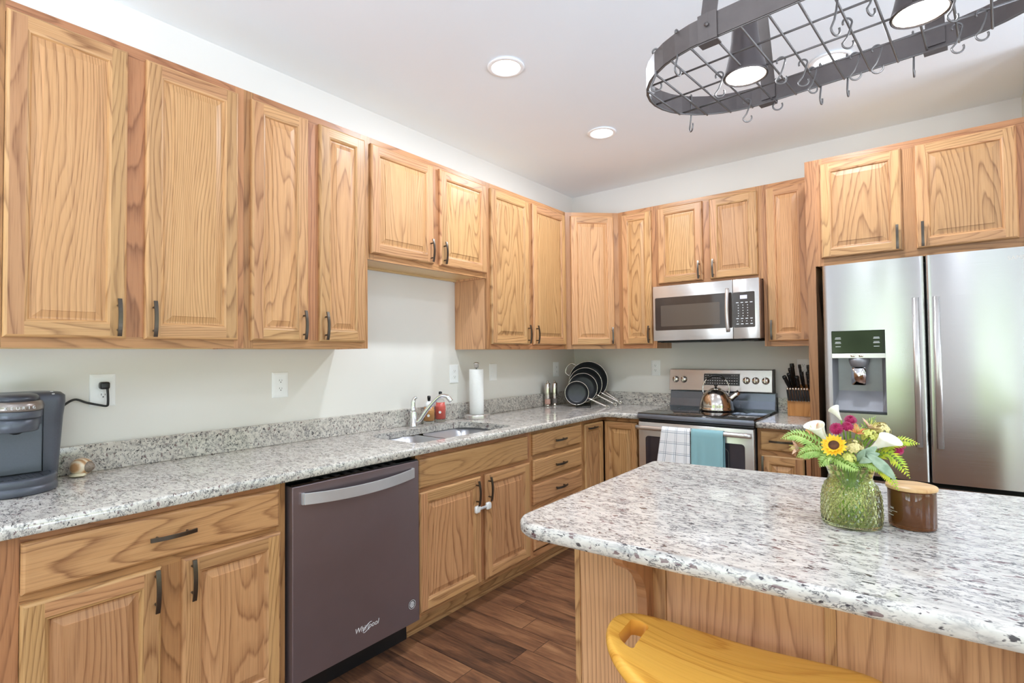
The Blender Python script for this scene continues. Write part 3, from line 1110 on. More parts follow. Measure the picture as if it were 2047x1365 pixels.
t = thing('faucet', 'chrome single-lever kitchen faucet with arched spout behind the sink', 'faucet', (0.082, -1.975, CZ))
mb = MB()
mb.lathe([(0.0, 0.0005), (0.0265, 0.0005), (0.0265, 0.006), (0.0225, 0.012), (0.0225, 0.086), (0.0215, 0.090), (0.0200, 0.094), (0.0, 0.096)], 28)
mb.build('body', CHROME, t)
mb = MB()
pts = spline([(0.008, 0.006, 0.030), (0.032, 0.021, 0.040), (0.072, 0.049, 0.108), (0.128, 0.088, 0.178), (0.165, 0.113, 0.180), (0.188, 0.129, 0.150)], 6)
rad = [0.0125 - 0.0015 * (i / (len(pts) - 1)) + (0.003 if i > len(pts) - 7 else 0) for i in range(len(pts))]
mb.tube(pts, rad, 14)
mb.build('spout', CHROME, t)
mb = MB()
pts = spline([(0, 0, 0.094), (-0.004, -0.001, 0.120), (-0.003, 0.000, 0.150), (0.004, 0.006, 0.170), (0.014, 0.014, 0.176)], 5)
mb.tube(pts, [0.019 - 0.011 * (i / (len(pts) - 1)) for i in range(len(pts))], 14)
mb.build('lever', CHROME, t)

# ---------------------------------------------------------------- dishwasher
Y0, Y1 = -3.0565, -2.4245
t = thing('dishwasher', 'dark stainless dishwasher between the two base cabinets with a bright curved handle', 'dishwasher', (0, Y0, 0), PI / 2)
w = Y1 - Y0
mb = MB()
mb.box(0.004, w - 0.004, -0.58, -0.02, 0.09, 0.868)
mb.box(0.004, w - 0.004, -0.60, -0.5805, 0.862, 0.868)
mb.build('tub', CAVITY, t)
mb = MB()
mb.box(0.006, w - 0.006, -0.545, -0.50, 0.0, 0.0895)
mb.build('toe_panel', BLACK, t)
# door panel in the plane y=-0.64 (world x=0.64), with a scooped pocket above the handle
mb = MB()
fy = -0.640
mb.rbox(0.007, w - 0.007, fy, -0.585, 0.118, 0.848, 0.003, 2, smooth=False)
door = mb.build('door', DWFRONT, t)
mb = MB()
mb.box(0.010, w - 0.010, -0.634, -0.590, 0.8485, 0.8545)
for k in range(9):
    mb.box(0.10 + k * 0.047, 0.125 + k * 0.047, -0.628, -0.598, 0.8546, 0.8552, 1)
mb.build('control_strip', [BLACKGLOSS, PRINTD], door)
mb = MB()
N = 24
for (a, b, zt_, zb_) in ((0, 1, 0.815, 0.772),):
    pts = []
    for k in range(N + 1):
        s_ = -1 + 2 * k / N
        x = w / 2 + s_ * 0.268
        pts.append((x, fy - 0.012 - 0.026 * (1 - s_ * s_), zt_ - 0.0165 - 0.010 * (1 - s_ * s_)))
    vs_, fs = [], []
    for p in pts:
        for dy, dz in ((-0.004, -0.0215), (-0.004, 0.0215), (0.004, 0.0215), (0.004, -0.0215)):
            vs_.append((p[0], p[1] + dy, p[2] + dz))
    for i in range(N):
        for j in range(4):
            fs.append((i * 4 + j, i * 4 + (j + 1) % 4, i * 4 + 4 + (j + 1) % 4, i * 4 + 4 + j))
    fs += [(3, 2, 1, 0), (N * 4, N * 4 + 1, N * 4 + 2, N * 4 + 3)]
    mb.add(vs_, fs)
    for e in (pts[0], pts[-1]):
        mb.box(e[0] - 0.006, e[0] + 0.006, fy - 0.012, fy + 0.001, e[2] - 0.0215, e[2] + 0.0215)
hd = mb.build('handle', SATIN, door, bevel=0.001)
hd['label'] = 'bright brushed steel handle'
# script-like wordmark with a swoosh ring, and a round badge
tx = text_mesh('wordmark', 'Whirlpool', 0.030, PRINT, door, (0.335, fy - 0.0002, 0.205), (PI / 2, 0, 0), 0.0003, shear=0.25, sx_=0.95)
mb = MB()
el = [(0.338 + 0.026 * math.cos(a) * math.cos(0.6) - 0.009 * math.sin(a) * math.sin(0.6), fy - 0.0008,
       0.203 + 0.026 * math.cos(a) * math.sin(0.6) + 0.009 * math.sin(a) * math.cos(0.6)) for a in [i * 2 * PI / 32 for i in range(26)]]
mb.tube(el, 0.0009, 5)
mb.build('wordmark_swoosh', PRINT, door)
mb = MB()
bx_, bz = w - 0.052, 0.205
mb.lathe([(0.0, 0.0), (0.022, 0.0), (0.022, 0.0008), (0.0, 0.0008)], 32, 0, (bx_, fy - 0.0009, bz), False, 'y')
mb.lathe([(0.0205, -0.0002), (0.0185, -0.0002), (0.0185, 0.0), (0.0205, 0.0)], 32, 1, (bx_, fy - 0.0009, bz), False, 'y', closed=True)
mb.lathe([(0.0, -0.0003), (0.0135, -0.0003), (0.0135, 0.0), (0.0, 0.0)], 24, 1, (bx_, fy - 0.0009, bz), False, 'y')
for k in range(3):
    a = bezier((bx_ - 0.012, fy - 0.0016, bz - 0.006 + 0.006 * k), (bx_ - 0.004, fy - 0.0016, bz - 0.004 + 0.007 * k), (bx_ + 0.004, fy - 0.0016, bz - 0.009 + 0.006 * k), (bx_ + 0.012, fy - 0.0016, bz - 0.002 + 0.005 * k), 8)
    mb.tube(a, 0.0009, 5, 0)
mb.build('badge', [PRINTD, PRINT], door)

# ---------------------------------------------------------------- child lock across the two sink doors
t = thing('child_lock', 'white plastic child lock strap bridging the two doors below the sink', 'child lock', (0.6262, -1.976, 0.523))
for y in (-0.044, 0.044):
    mb = MB()
    ln = 0.019
    o = round_poly([(-ln, -ln), (ln, -ln), (ln, ln), (-ln, ln)], 0.010, 5)
    rings = [[(xx, y + a, b) for a, b in inset(o, d)] for xx, d in ((0.0, 0.0), (0.009, 0.0), (0.0125, 0.003), (0.0135, 0.008))]
    mb.loops(rings, 0, True)
    mb.build('pad', WHITE, t)
mb = MB()
mb.rbox(0.0050, 0.0085, -0.0255, 0.0255, -0.0075, 0.0075, 0.001, 1)
mb.build('strap', plain('strap_plastic', srgb(206, 206, 208), 0.4), t)

# ---------------------------------------------------------------- range
t = thing('range', 'freestanding stainless electric range with black glass cooktop in the back wall run', 'range', (0.9150, 0, 0))
W = 0.755
FYR = -0.665
mb = MB()
mb.box(0.004, W - 0.004, FYR + 0.045, -0.03, 0.05, 0.880)
mb.box(0.03, W - 0.03, FYR + 0.09, -0.05, 0.0, 0.0495)
mb.build('body', plain('range_side', srgb(70, 66, 68), 0.45, 0.3), t)
mb = MB()
mb.rbox(0.0, W, FYR - 0.004, -0.085, 0.8815, 0.9225, 0.004, 2)
ct = mb.build('cooktop', COOKTOP, t)
mb = MB()
mb.rbox(-0.0012, W + 0.0012, FYR - 0.008, FYR - 0.0042, 0.885, 0.916, 0.0015, 1)
mb.build('front_trim', plain('trim_steel_dark', srgb(124, 127, 138), 0.3, 0.4), ct)
mb = MB()
for cx, cy, r in ((0.20, -0.22, 0.075), (0.20, -0.50, 0.10), (0.555, -0.22, 0.095), (0.555, -0.50, 0.08), (0.378, -0.19, 0.05)):
    mb.lathe([(r, 0.9227), (r + 0.0015, 0.9227), (r + 0.0015, 0.9229), (r, 0.9229)], 48, 0, (cx, cy, 0), False, closed=True)
mb.build('burner_rings', plain('burner_print', srgb(74, 74, 78), 0.3), ct)
# oven door with window, bar handle and lower drawer
mb = MB()
mb.rbox(0.004, W - 0.004, FYR - 0.002, FYR + 0.040, 0.235, 0.862, 0.004, 2)
dr = mb.build('oven_door', STEEL, t)
mb = MB()
o = rrect(0.055, W - 0.055, 0.33, 0.768, 0.022)
mb.loops([[(x, FYR - 0.0045 - d, z) for x, z in inset(o, i)] for d, i in ((-0.003, 0.0), (0.0, 0.0), (0.001, 0.001))], 0, False)
wn = mb.build('window', GLASSBLACK, dr)
mb = MB()
o = rrect(0.15, W - 0.15, 0.40, 0.735, 0.03)
ring = inset(o, 0.004)
for k in range(len(o)):
    a, b = o[k], o[(k + 1) % len(o)]
    c, d = ring[(k + 1) % len(o)], ring[k]
    mb.add([(a[0], FYR - 0.0058, a[1]), (b[0], FYR - 0.0058, b[1]), (c[0], FYR - 0.0058, c[1]), (d[0], FYR - 0.0058, d[1])], [(0, 1, 2, 3)])
mb.build('window_border', plain('oven_border', srgb(104, 102, 98), 0.2), wn)
mb = MB()
for a in (0.03, W - 0.03):
    mb.tube([(a, FYR - 0.001, 0.828), (a, FYR - 0.042, 0.828)], 0.010, 10)
pts = [(0.008 + (W - 0.016) * k / 16, FYR - 0.048, 0.828) for k in range(17)]
mb.tube(pts, 0.0155, 16)
mb.build('handle', STEEL, dr)
mb = MB()
mb.rbox(0.004, W - 0.004, FYR - 0.002, FYR + 0.040, 0.060, 0.228, 0.004, 2)
mb.build('storage_drawer', STEEL, t)
mb = MB()
mb.rbox(0.003, W - 0.003, FYR + 0.002, FYR + 0.040, 0.8645, 0.8800, 0.002, 1)
mb.build('vent_strip', BLACK, t)
# curved black riser and stainless control panel
mb = MB()
prof = [(-0.086, 0.9105), (-0.086, 0.930), (-0.080, 0.950), (-0.070, 0.985), (-0.062, 1.035), (-0.062, 1.043), (-0.005, 1.043), (-0.005, 0.9105)]
xs = [0.0, 0.0, 0.006, W - 0.006, W]
A = [(0.0, y, z) for y, z in prof]
B = [(W, y, z) for y, z in prof]
mb.loops([A, B], 0, False)
rs = mb.build('riser', plain('riser_steel', srgb(118, 126, 138), 0.24, 0.6), t, bevel=0.004)
mb = MB()
prof = [(-0.066, 1.0435), (-0.082, 1.046), (-0.084, 1.052), (-0.062, 1.204), (-0.052, 1.2105), (-0.006, 1.2105), (-0.006, 1.0435)]
mb.loops([[(-0.004, y, z) for y, z in prof], [(W - 0.018, y, z) for y, z in prof]], 0, False)
cp = mb.build('control_panel', STEEL, t, bevel=0.003)
mb = MB()
mb.loops([[(W - 0.0175, y, z) for y, z in prof], [(W - 0.012, y, z) for y, z in prof]], 0, False)
mb.build('panel_end', BLACK, t)
tilt = math.atan2(0.022, 0.152)


def on_panel(z):
    return -0.084 + (z - 1.052) / 0.152 * 0.022


PM = Matrix.Translation((0, 0, 0))
mb = MB()
x0, x1 = 0.262, 0.522
z0, z1 = 1.090, 1.178
for (a, b, c, d, off, mi) in ((x0, x1, z0, z1, 0.0012, 0), (x0 + 0.0015, x1 - 0.0015, z0 + 0.002, z1 - 0.002, 0.0018, 1)):
    mb.add([(a, on_panel(c) - off, c), (b, on_panel(c) - off, c), (b, on_panel(d) - off, d), (a, on_panel(d) - off, d),
            (a, on_panel(c) + 0.001, c), (b, on_panel(c) + 0.001, c), (b, on_panel(d) + 0.001, d), (a, on_panel(d) + 0.001, d)],
           [(0, 1, 2, 3), (4, 7, 6, 5), (0, 4, 5, 1), (1, 5, 6, 2), (2, 6, 7, 3), (3, 7, 4, 0)], mi)
for r_ in range(4):
    zz = z1 - 0.014 - r_ * 0.0195
    for k in range(14):
        if r_ == 0 and 2 < k < 11:
            continue
        xx = x0 + 0.016 + k * 0.0172
        wd, ht = (0.0055, 0.0012) if r_ < 2 else (0.004, 0.003)
        mb.add([(xx - wd, on_panel(zz) - 0.0021, zz - ht), (xx + wd, on_panel(zz) - 0.0021, zz - ht), (xx + wd, on_panel(zz) - 0.0021, zz + ht), (xx - wd, on_panel(zz) - 0.0021, zz + ht)], [(0, 1, 2, 3)], 2)
mb.build('keypad', [PRINT, plain('keypad_dark', srgb(50, 50, 52), 0.25), PRINT], cp)
for xk in (0.048, 0.112, 0.566, 0.628, 0.694):
    mb = MB()
    mb.lathe([(0.0, -0.016), (0.019, -0.016), (0.021, -0.013), (0.0225, 0.0), (0.0255, 0.0015), (0.0255, 0.003), (0.0, 0.003)], 28, 0, (0, 0, 0), True, 'y')
    mb.rbox(-0.006, 0.006, -0.026, -0.0155, -0.020, 0.020, 0.003, 2)
    kn = mb.build('knob', POLISH, cp, (xk, on_panel(1.130) - 0.003, 1.130), (-tilt, 0, 0))
for xk in (0.048, 0.112, 0.566, 0.628, 0.694):
    mb = MB()
    for dx, dz in ((-0.026, 0.016), (-0.018, 0.028), (0.0, 0.033), (0.018, 0.028), (0.026, 0.016)):
        zz = 1.130 + dz
        mb.box(xk + dx - 0.003, xk + dx + 0.003, on_panel(zz) - 0.0006, on_panel(zz), zz - 0.001, zz + 0.001)
    mb.build('dial_print', PRINTD, cp)

# towels over the oven handle


def towel(name, lab, x0, x1, mat, zf, zb_, seed, slant=0.0):
    """Cloth folded over the oven bar: front fall to zf, back fall to zb_, softly waved."""
    r2 = random.Random(seed)
    R = 0.0185
    path = [(FYR - 0.048 + R + 0.0015, zb_ + (0.828 - zb_) * k / 8) for k in range(9)]
    path += [(FYR - 0.048 + R * math.cos(a), 0.828 + R * math.sin(a)) for a in [PI * k / 8 for k in range(1, 8)]]
    path += [(FYR - 0.048 - R - 0.0015 - 0.010 * (k / 14), 0.828 - (0.828 - zf) * k / 14) for k in range(15)]
    nx = 24
    ph = [r2.uniform(0, 6) for _ in range(3)]
    vs_, fs, uvs = [], [], []
    ln = [0.0]
    for a, b in zip(path[:-1], path[1:]):
        ln.append(ln[-1] + math.hypot(b[0] - a[0], b[1] - a[1]))
    for j, (y, z) in enumerate(path):
        hang = max(0.0, min(1.0, (0.828 - z) / 0.25)) if j > 15 else 0.0
        for i in range(nx + 1):
            u = i / nx
            wv = 0.006 * hang * (math.sin(u * 9 + ph[0]) + 0.6 * math.sin(u * 17 + ph[1]))
            xx = x0 + (x1 - x0) * u - (slant * hang * (1 - u))
            vs_.append((xx, y - abs(wv) * 0.8 if j > 15 else y, z))
    n1 = nx + 1
    for j in range(len(path) - 1):
        for i in range(nx):
            f = (j * n1 + i, j * n1 + i + 1, (j + 1) * n1 + i + 1, (j + 1) * n1 + i)
            fs.append(f)
            uvs.append([(vs_[q][0] * 0 + (q % n1) / nx * (x1 - x0), ln[q // n1]) for q in f])
    mb = MB()
    mb.add(vs_, fs, 0, uvs, smooth=True)
    o = mb.build(name, mat, None, (0.9150, 0, 0))
    md = o.modifiers.new('thick', 'SOLIDIFY')
    md.thickness = 0.0022
    md.offset = 0
    return tag(o, lab, 'towel', 'kitchen towels on the oven handle')


def check_cloth():
    m, t, b = new_mat('checked_cloth')
    uv = t.nodes.new('ShaderNodeUVMap')
    s = nd(t, 'ShaderNodeSeparateXYZ')
    t.links.new(uv.outputs[0], s.inputs[0])
    ks = []
    for ax_, per, off in (('X', 0.062, 0.020), ('Y', 0.070, 0.01)):
        for d in (0.0, 0.010):
            f = mth(t, 'FRACT', mth(t, 'DIVIDE', mth(t, 'ADD', s.outputs[ax_], off + d), per))
            ks.append(mth(t, 'LESS_THAN', f, 0.045 if d == 0 else 0.028))
    k = ks[0]
    for q in ks[1:]:
        k = mth(t, 'MAXIMUM', k, q)
    t.links.new(mixc(t, mth(t, 'MULTIPLY', k, 0.85), srgb(240, 240, 244), srgb(96, 118, 138)), b.inputs['Base Color'])
    b.inputs['Roughness'].default_value = 0.95
    return m


def teal_cloth():
    m, t, b = new_mat('teal_cloth')
    uv = t.nodes.new('ShaderNodeUVMap')
    s = nd(t, 'ShaderNodeMapping')
    s.inputs['Scale'].default_value = (60, 60, 1)
    t.links.new(uv.outputs[0], s.inputs[0])
    n = nd(t, 'ShaderNodeTexBrick', ins={'Scale': 1.0, 'Mortar Size': 0.12, 'Color1': (*srgb(128, 172, 182), 1), 'Color2': (*srgb(122, 166, 176), 1), 'Mortar': (*srgb(140, 182, 190), 1)})
    t.links.new(s.outputs[0], n.inputs['Vector'])
    t.links.new(n.outputs['Color'], b.inputs['Base Color'])
    b.inputs['Roughness'].default_value = 0.95
    return m


towel('towel', 'white towel with thin blue-grey check lines hung over the oven handle', 0.196, 0.385, check_cloth(), 0.50, 0.56, 3, 0.035)
towel('towel', 'plain teal towel hung over the oven handle beside the checked one', 0.392, 0.590, teal_cloth(), 0.49, 0.50, 8, 0.0)

# ---------------------------------------------------------------- kettle
kz = 0.9229
t = thing('kettle', 'polished steel whistling kettle with black arched handle on the cooktop', 'kettle', (1.322, -0.255, kz))
mb = MB()
prof = [(0.0, 0.0005), (0.112, 0.0005), (0.116, 0.004), (0.118, 0.014), (0.114, 0.022), (0.112, 0.026), (0.113, 0.034), (0.110, 0.055), (0.101, 0.085), (0.086, 0.113), (0.064, 0.138), (0.040, 0.150), (0.036, 0.151)]
mb.lathe(prof, 48)
mb.build('body', POLISH, t)
mb = MB()
mb.lathe([(0.040, 0.1515), (0.038, 0.155), (0.022, 0.161), (0.008, 0.163), (0.006, 0.168), (0.0, 0.168)], 32)
ld_ = mb.build('lid', POLISH, t)
mb = MB()
mb.lathe([(0.0, 0.1685), (0.007, 0.169), (0.013, 0.175), (0.014, 0.183), (0.009, 0.191), (0.0, 0.193)], 20)
mb.build('knob', BLACK, ld_)
dirx, diry = math.cos(0.35), math.sin(0.35)
mb = MB()
sp = [(0.082, 0, 0.070), (0.105, 0, 0.092), (0.128, 0, 0.112), (0.152, 0, 0.133)]
sp = [(p[0] * dirx, p[0] * diry, p[2]) for p in sp]
mb.tube(sp, [0.023, 0.020, 0.0185, 0.0185], 16)
mb.build('spout', POLISH, t)
mb = MB()
hp = [(math.cos(a) * 0.088, 0, 0.150 + 0.098 * math.sin(a)) for a in [PI * (-0.12) + PI * 1.24 * k / 20 for k in range(21)]]
hp = [(p[0] * dirx, p[0] * diry, p[2]) for p in hp]
mb.tube(hp, 0.0042, 10)
hn = mb.build('handle', CHROME, t)
mb = MB()
mb.tube(hp[6:15], [0.006, 0.0095, 0.011, 0.0115, 0.012, 0.0115, 0.011, 0.0095, 0.006], 12)
mb.build('grip', BLACKGLOSS, hn)

# ---------------------------------------------------------------- microwave
t = thing('microwave', 'stainless over-the-range microwave with black window and arched handle', 'microwave', (0.9260, 0, 1.417))
W, H = 0.7290, 0.4055
mb = MB()
mb.box(-0.017, W - 0.002, -0.362, -0.004, 0.012, H - 0.002)
mb.build('case', plain('microwave_case', srgb(120, 96, 84), 0.4, 0.5), t)
mb = MB()
mb.box(0.02, W - 0.02, -0.372, -0.01, -0.004, 0.0115, 0)
for a in (0.11, 0.45):
    mb.box(a, a + 0.18, -0.30, -0.12, -0.0055, -0.0041, 1)
for a in (0.04, 0.33, 0.60):
    mb.rbox(a, a + 0.07, -0.36, -0.315, -0.007, -0.0041, 0.001, 1, 2)
mb.build('vent_grille', [CAVITY, plain('filter_mesh', srgb(120, 120, 116), 0.4, 0.7, nscale=300), CLEAR], t)
xd = 0.562
mb = MB()
mb.rbox(0.0, xd - 0.001, -0.402, -0.3625, 0.006, H, 0.004, 2)
dr = mb.build('door', STEEL, t)
mb = MB()
o = rrect(0.017, 0.5595, 0.082, 0.320, 0.008)
mb.loops([[(x, -0.4012 - d, z) for x, z in inset(o, i)] for d, i in ((0.0, 0.0), (0.0018, 0.0), (0.0022, 0.0008))])
wn = mb.build('window', MWGLASS, dr)
mb = MB()
o = rrect(0.06, 0.478, 0.110, 0.262, 0.006)
mb.loops([[(x, -0.4032 - d, z) for x, z in o] for d in (0.0, 0.0006)])
mb.build('window_screen', MWSCREEN, wn)
mb = MB()
pts = [(0.535, -0.424 - 0.022 * (1 - (k / 7 - 1) ** 2), 0.055 + (0.345 - 0.055) * k / 14) for k in range(15)]
mb.tube(pts, 0.012, 14)
mb.tube([(0.535, -0.4015, 0.066), (0.535, -0.426, 0.066)], 0.009, 10)
mb.tube([(0.535, -0.4015, 0.334), (0.535, -0.426, 0.334)], 0.009, 10)
mb.build('handle', STEEL, dr)
mb = MB()
mb.rbox(xd + 0.001, W, -0.402, -0.3625, 0.006, H, 0.004, 2)
cp = mb.build('control_panel', STEEL, t)
mb = MB()
o = rrect(xd + 0.004, W - 0.028, 0.082, 0.318, 0.008)
mb.loops([[(x, -0.4012 - d, z) for x, z in inset(o, i)] for d, i in ((0.0, 0.0), (0.0018, 0.0), (0.0022, 0.0008))])
kp = mb.build('keypad', MWGLASS, cp)
mb = MB()
mb.box(xd + 0.048, xd + 0.092, -0.4040, -0.4034, 0.272, 0.296)
mb.build('display', DISPLAY, kp)
mb = MB()
for r_ in range(9):
    zz = 0.248 - r_ * 0.0178
    for k in range(4):
        if r_ in (1, 2, 3, 4, 5) and k == 3:
            continue
        xx = xd + 0.030 + k * 0.029 + (0.006 if 1 <= r_ <= 5 else 0)
        wd = 0.008 if r_ in (0, 6, 8) else 0.0028
        mb.box(xx - wd, xx + wd, -0.4038, -0.4034, zz - 0.0024, zz + 0.0024)
mb.build('key_labels', PRINT, kp)

# ---------------------------------------------------------------- refrigerator
FX0 = 2.062
t = thing('refrigerator', 'stainless french-door refrigerator with water dispenser in its first door', 'refrigerator', (FX0, 0, 0))
W = 0.884
mb = MB()
mb.rbox(0.004, W - 0.004, -0.690, -0.030, 0.03, 1.780, 0.006, 2, smooth=False)
mb.box(0.03, W - 0.03, -0.68, -0.05, 0.0, 0.0295)
mb.build('cabinet', plain('fridge_case', srgb(72, 74, 76), 0.5), t)


def bulge(x, x0, x1, dep=0.030):
    """Front of a door: bowed across the whole refrigerator, with eased edges."""
    s_ = (x - W / 2) / (W / 2)
    y = -0.772 - dep * (1 - s_ * s_)
    e = min(x - x0, x1 - x)
    if e < 0.012:
        y += 0.012 - math.sqrt(max(0.0, 0.012 ** 2 - (0.012 - e) ** 2))
    return y


def fridge_door(name, x0, x1, z0, z1, hole=None):
    """Curved front panel; hole=(xa,xb,za,zb) leaves an opening for the dispenser."""
    xs_ = sorted({x0, x0 + 0.001, x0 + 0.003, x0 + 0.007, x0 + 0.012, x1 - 0.012, x1 - 0.007, x1 - 0.003, x1 - 0.001, x1,
                  *[x0 + 0.012 + (x1 - x0 - 0.024) * k / 28 for k in range(29)], *((hole[0], hole[1]) if hole else ())})
    zz = [z0, z1] + ([hole[2], hole[3]] if hole else [])
    zz = sorted(zz)
    mb = MB()
    n = len(zz)
    vs_ = [(x, bulge(x, x0, x1), z) for x in xs_ for z in zz]
    fs = []
    for i in range(len(xs_) - 1):
        for j in range(n - 1):
            if hole and hole[0] <= xs_[i] and xs_[i + 1] <= hole[1] and hole[2] <= zz[j] and zz[j + 1] <= hole[3]:
                continue
            fs.append((i * n + j, (i + 1) * n + j, (i + 1) * n + j + 1, i * n + j + 1))
    mb.add(vs_, fs, 0, smooth=True)
    for z, up in ((z0, False), (z1, True)):
        f = [(x, bulge(x, x0, x1), z) for x in xs_]
        b = [(x, -0.6955, z) for x in xs_]
        m = len(xs_)
        q = [(i, i + 1, m + i + 1, m + i) if up else (m + i, m + i + 1, i + 1, i) for i in range(m - 1)]
        mb.add(f + b, q, 0)
    for x, lo in ((x0, True), (x1, False)):
        y = bulge(x, x0, x1)
        q = [(x, y, z0), (x, y, z1), (x, -0.6955, z1), (x, -0.6955, z0)]
        mb.add(q, [(0, 1, 2, 3) if lo else (3, 2, 1, 0)], 0)
    mb.add([(x0, -0.6955, z0), (x1, -0.6955, z0), (x1, -0.6955, z1), (x0, -0.6955, z1)], [(3, 2, 1, 0)], 0)
    return mb.build(name, FRIDGE, t)


DX0, DX1, DZ0, DZ1 = 0.038, 0.275, 1.006, 1.442
ld_ = fridge_door('door', 0.0, W / 2 - 0.003, 0.690, 1.800, (DX0, DX1, DZ0, DZ1))
rd_ = fridge_door('door', W / 2 + 0.003, W, 0.690, 1.800)
fz = fridge_door('freezer_drawer', 0.0, W, 0.370, 0.668)
fz2 = fridge_door('freezer_drawer', 0.0, W, 0.060, 0.362)
for dd, x in ((ld_, W / 2 - 0.040), (rd_, W / 2 + 0.040)):
    mb = MB()
    yb = -0.800
    o = round_poly([(-0.014, -0.034), (0.014, -0.034), (0.014, -0.012), (-0.014, -0.012)], [0.010, 0.010, 0.004, 0.004], 4)
    mb.loops([[(x + a, yb + b, z) for a, b in o] for z in (0.860, 1.594)], 0, True)
    for z in (0.90, 1.555):
        mb.box(x - 0.010, x + 0.010, yb - 0.013, yb + 0.006, z - 0.02, z + 0.02)
    mb.build('handle', STEEL, dd)
for ff_, z in ((fz, 0.62), (fz2, 0.315)):
    mb = MB()
    mb.tube([(0.10, -0.84, z), (W / 2, -0.845, z), (W - 0.10, -0.84, z)], 0.012, 10)
    for x in (0.13, W - 0.13):
        mb.tube([(x, -0.77, z), (x, -0.84, z)], 0.008, 8)
    mb.build('handle', STEEL, ff_)
# water and ice dispenser
yf = -0.782
mb = MB()
mb.box(DX0, DX1, yf - 0.006, yf + 0.030, 1.322, DZ1)
dp = mb.build('display_panel', BLACKGLOSS, ld_, bevel=0.002)
mb = MB()
for k, zz in enumerate((1.405, 1.399, 1.382, 1.376, 1.358)):
    for s_ in (0, 1):
        xx = DX0 + (0.030 if s_ == 0 else 0.200)
        mb.box(xx - 0.012 - 0.002 * (k % 2), xx + 0.012 + 0.002 * (k % 2), yf - 0.0068, yf - 0.0061, zz - 0.0012, zz + 0.0012)
mb.build('display_text', PRINT, dp)
mb = MB()
mb.box(DX0, DX1, yf - 0.008, yf + 0.030, 1.296, 1.3215)
br = mb.build('dispenser_bar', STEEL, ld_, bevel=0.0015)
mb = MB()
for xx in (DX0 + 0.096, DX0 + 0.132):
    mb.rbox(xx - 0.010, xx + 0.010, yf - 0.0095, yf - 0.0078, 1.303, 1.315, 0.0007, 1)
mb.build('buttons', POLISH, br)
mb = MB()
inn = [(DX0, yf), (DX0 + 0.020, yf + 0.075), (DX1 - 0.020, yf + 0.075), (DX1, yf)]
vs_ = []
for z, k in ((1.2955, 1.0), (1.120, 1.0), (DZ0 + 0.012, 0.25)):
    for x, y in inn:
        vs_.append((x, yf + (y - yf) * k, z))
fs = []
for j in range(2):
    for i in range(3):
        fs.append((j * 4 + i + 1, j * 4 + i, (j + 1) * 4 + i, (j + 1) * 4 + i + 1))
fs.append((0, 1, 2, 3))
mb.add(vs_, fs)
mb.build('dispenser_recess', GREYBOX, ld_)
mb = MB()
mb.box(DX0, DX1, yf - 0.004, yf + 0.028, DZ0, DZ0 + 0.011)
mb.build('drip_tray', plain('tray_dark', srgb(70, 72, 78), 0.3, 0.5), ld_, bevel=0.001)
mb = MB()
cx = DX0 + 0.118
mb.lathe([(0.046, 1.2945), (0.046, 1.280), (0.036, 1.252), (0.030, 1.250)], 24, 0, (cx, yf + 0.035, 0))
noz = mb.build('nozzle', GREYBOX, ld_)
mb = MB()
o = rrect(cx - 0.033, cx + 0.033, 1.155, 1.249, 0.008)
mb.loops([[(x, yf + 0.012 - d - 0.012 * (1 - ((x - cx) / 0.033) ** 2), z) for x, z in o] for d in (0.0, 0.004)], 0, True)
mb.build('lever', CHROME, noz)
text_mesh('wordmark', 'SAMSUNG', 0.026, POLISH, rd_, (0.800, bulge(0.800, 0, W) - 0.0010, 1.752), (PI / 2, 0, 0.075), 0.0005)

# ---------------------------------------------------------------- coffee maker, its cord and the wall plates
t = thing('coffee_maker', 'slate grey single-serve coffee maker on the worktop beside the shell', 'coffee maker', (0.168, -3.746, CZ), PI / 2)
t.scale = (0.97, 1.0, 1.05)


def rr3(x0, x1, y0, y1, r, z, seg=5):
    return [(x, y, z) for x, y in rrect(x0, x1, y0, y1, r, seg)]


mb = MB()
mb.loops([rr3(-0.122, 0.122, 0.010, 0.128, 0.028, 0.0005), rr3(-0.125, 0.125, 0.006, 0.130, 0.030, 0.02), rr3(-0.137, 0.137, -0.004, 0.132, 0.032, 0.22),
          rr3(-0.142, 0.142, -0.010, 0.134, 0.034, 0.266), rr3(-0.142, 0.142, -0.008, 0.134, 0.036, 0.288), rr3(-0.132, 0.132, 0.004, 0.126, 0.036, 0.298), rr3(-0.10, 0.10, 0.02, 0.11, 0.03, 0.301)], 0, True)
mb.build('body', KEUR, t)
mb = MB()
for x in (-0.078, 0.078):
    mb.box(x - 0.0008, x + 0.0008, -0.012, 0.02, 0.05, 0.262)
mb.box(-0.074, 0.074, -0.006, 0.01, 0.052, 0.20, 1)
mb.build('front_panel', [KEURD, KEUR], t)
mb = MB()


def dshape(w_, yb_, yf_, z, n=14):
    pts = [(w_, yb_, z)]
    pts = [(-w_, yb_, z)]
    for k in range(n + 1):
        a = PI + PI * k / n
        pts.append((w_ * math.cos(a), yb_ - 0.02 + (yb_ - 0.02 - yf_) * math.sin(a), z))
    pts.append((w_, yb_, z))
    return pts


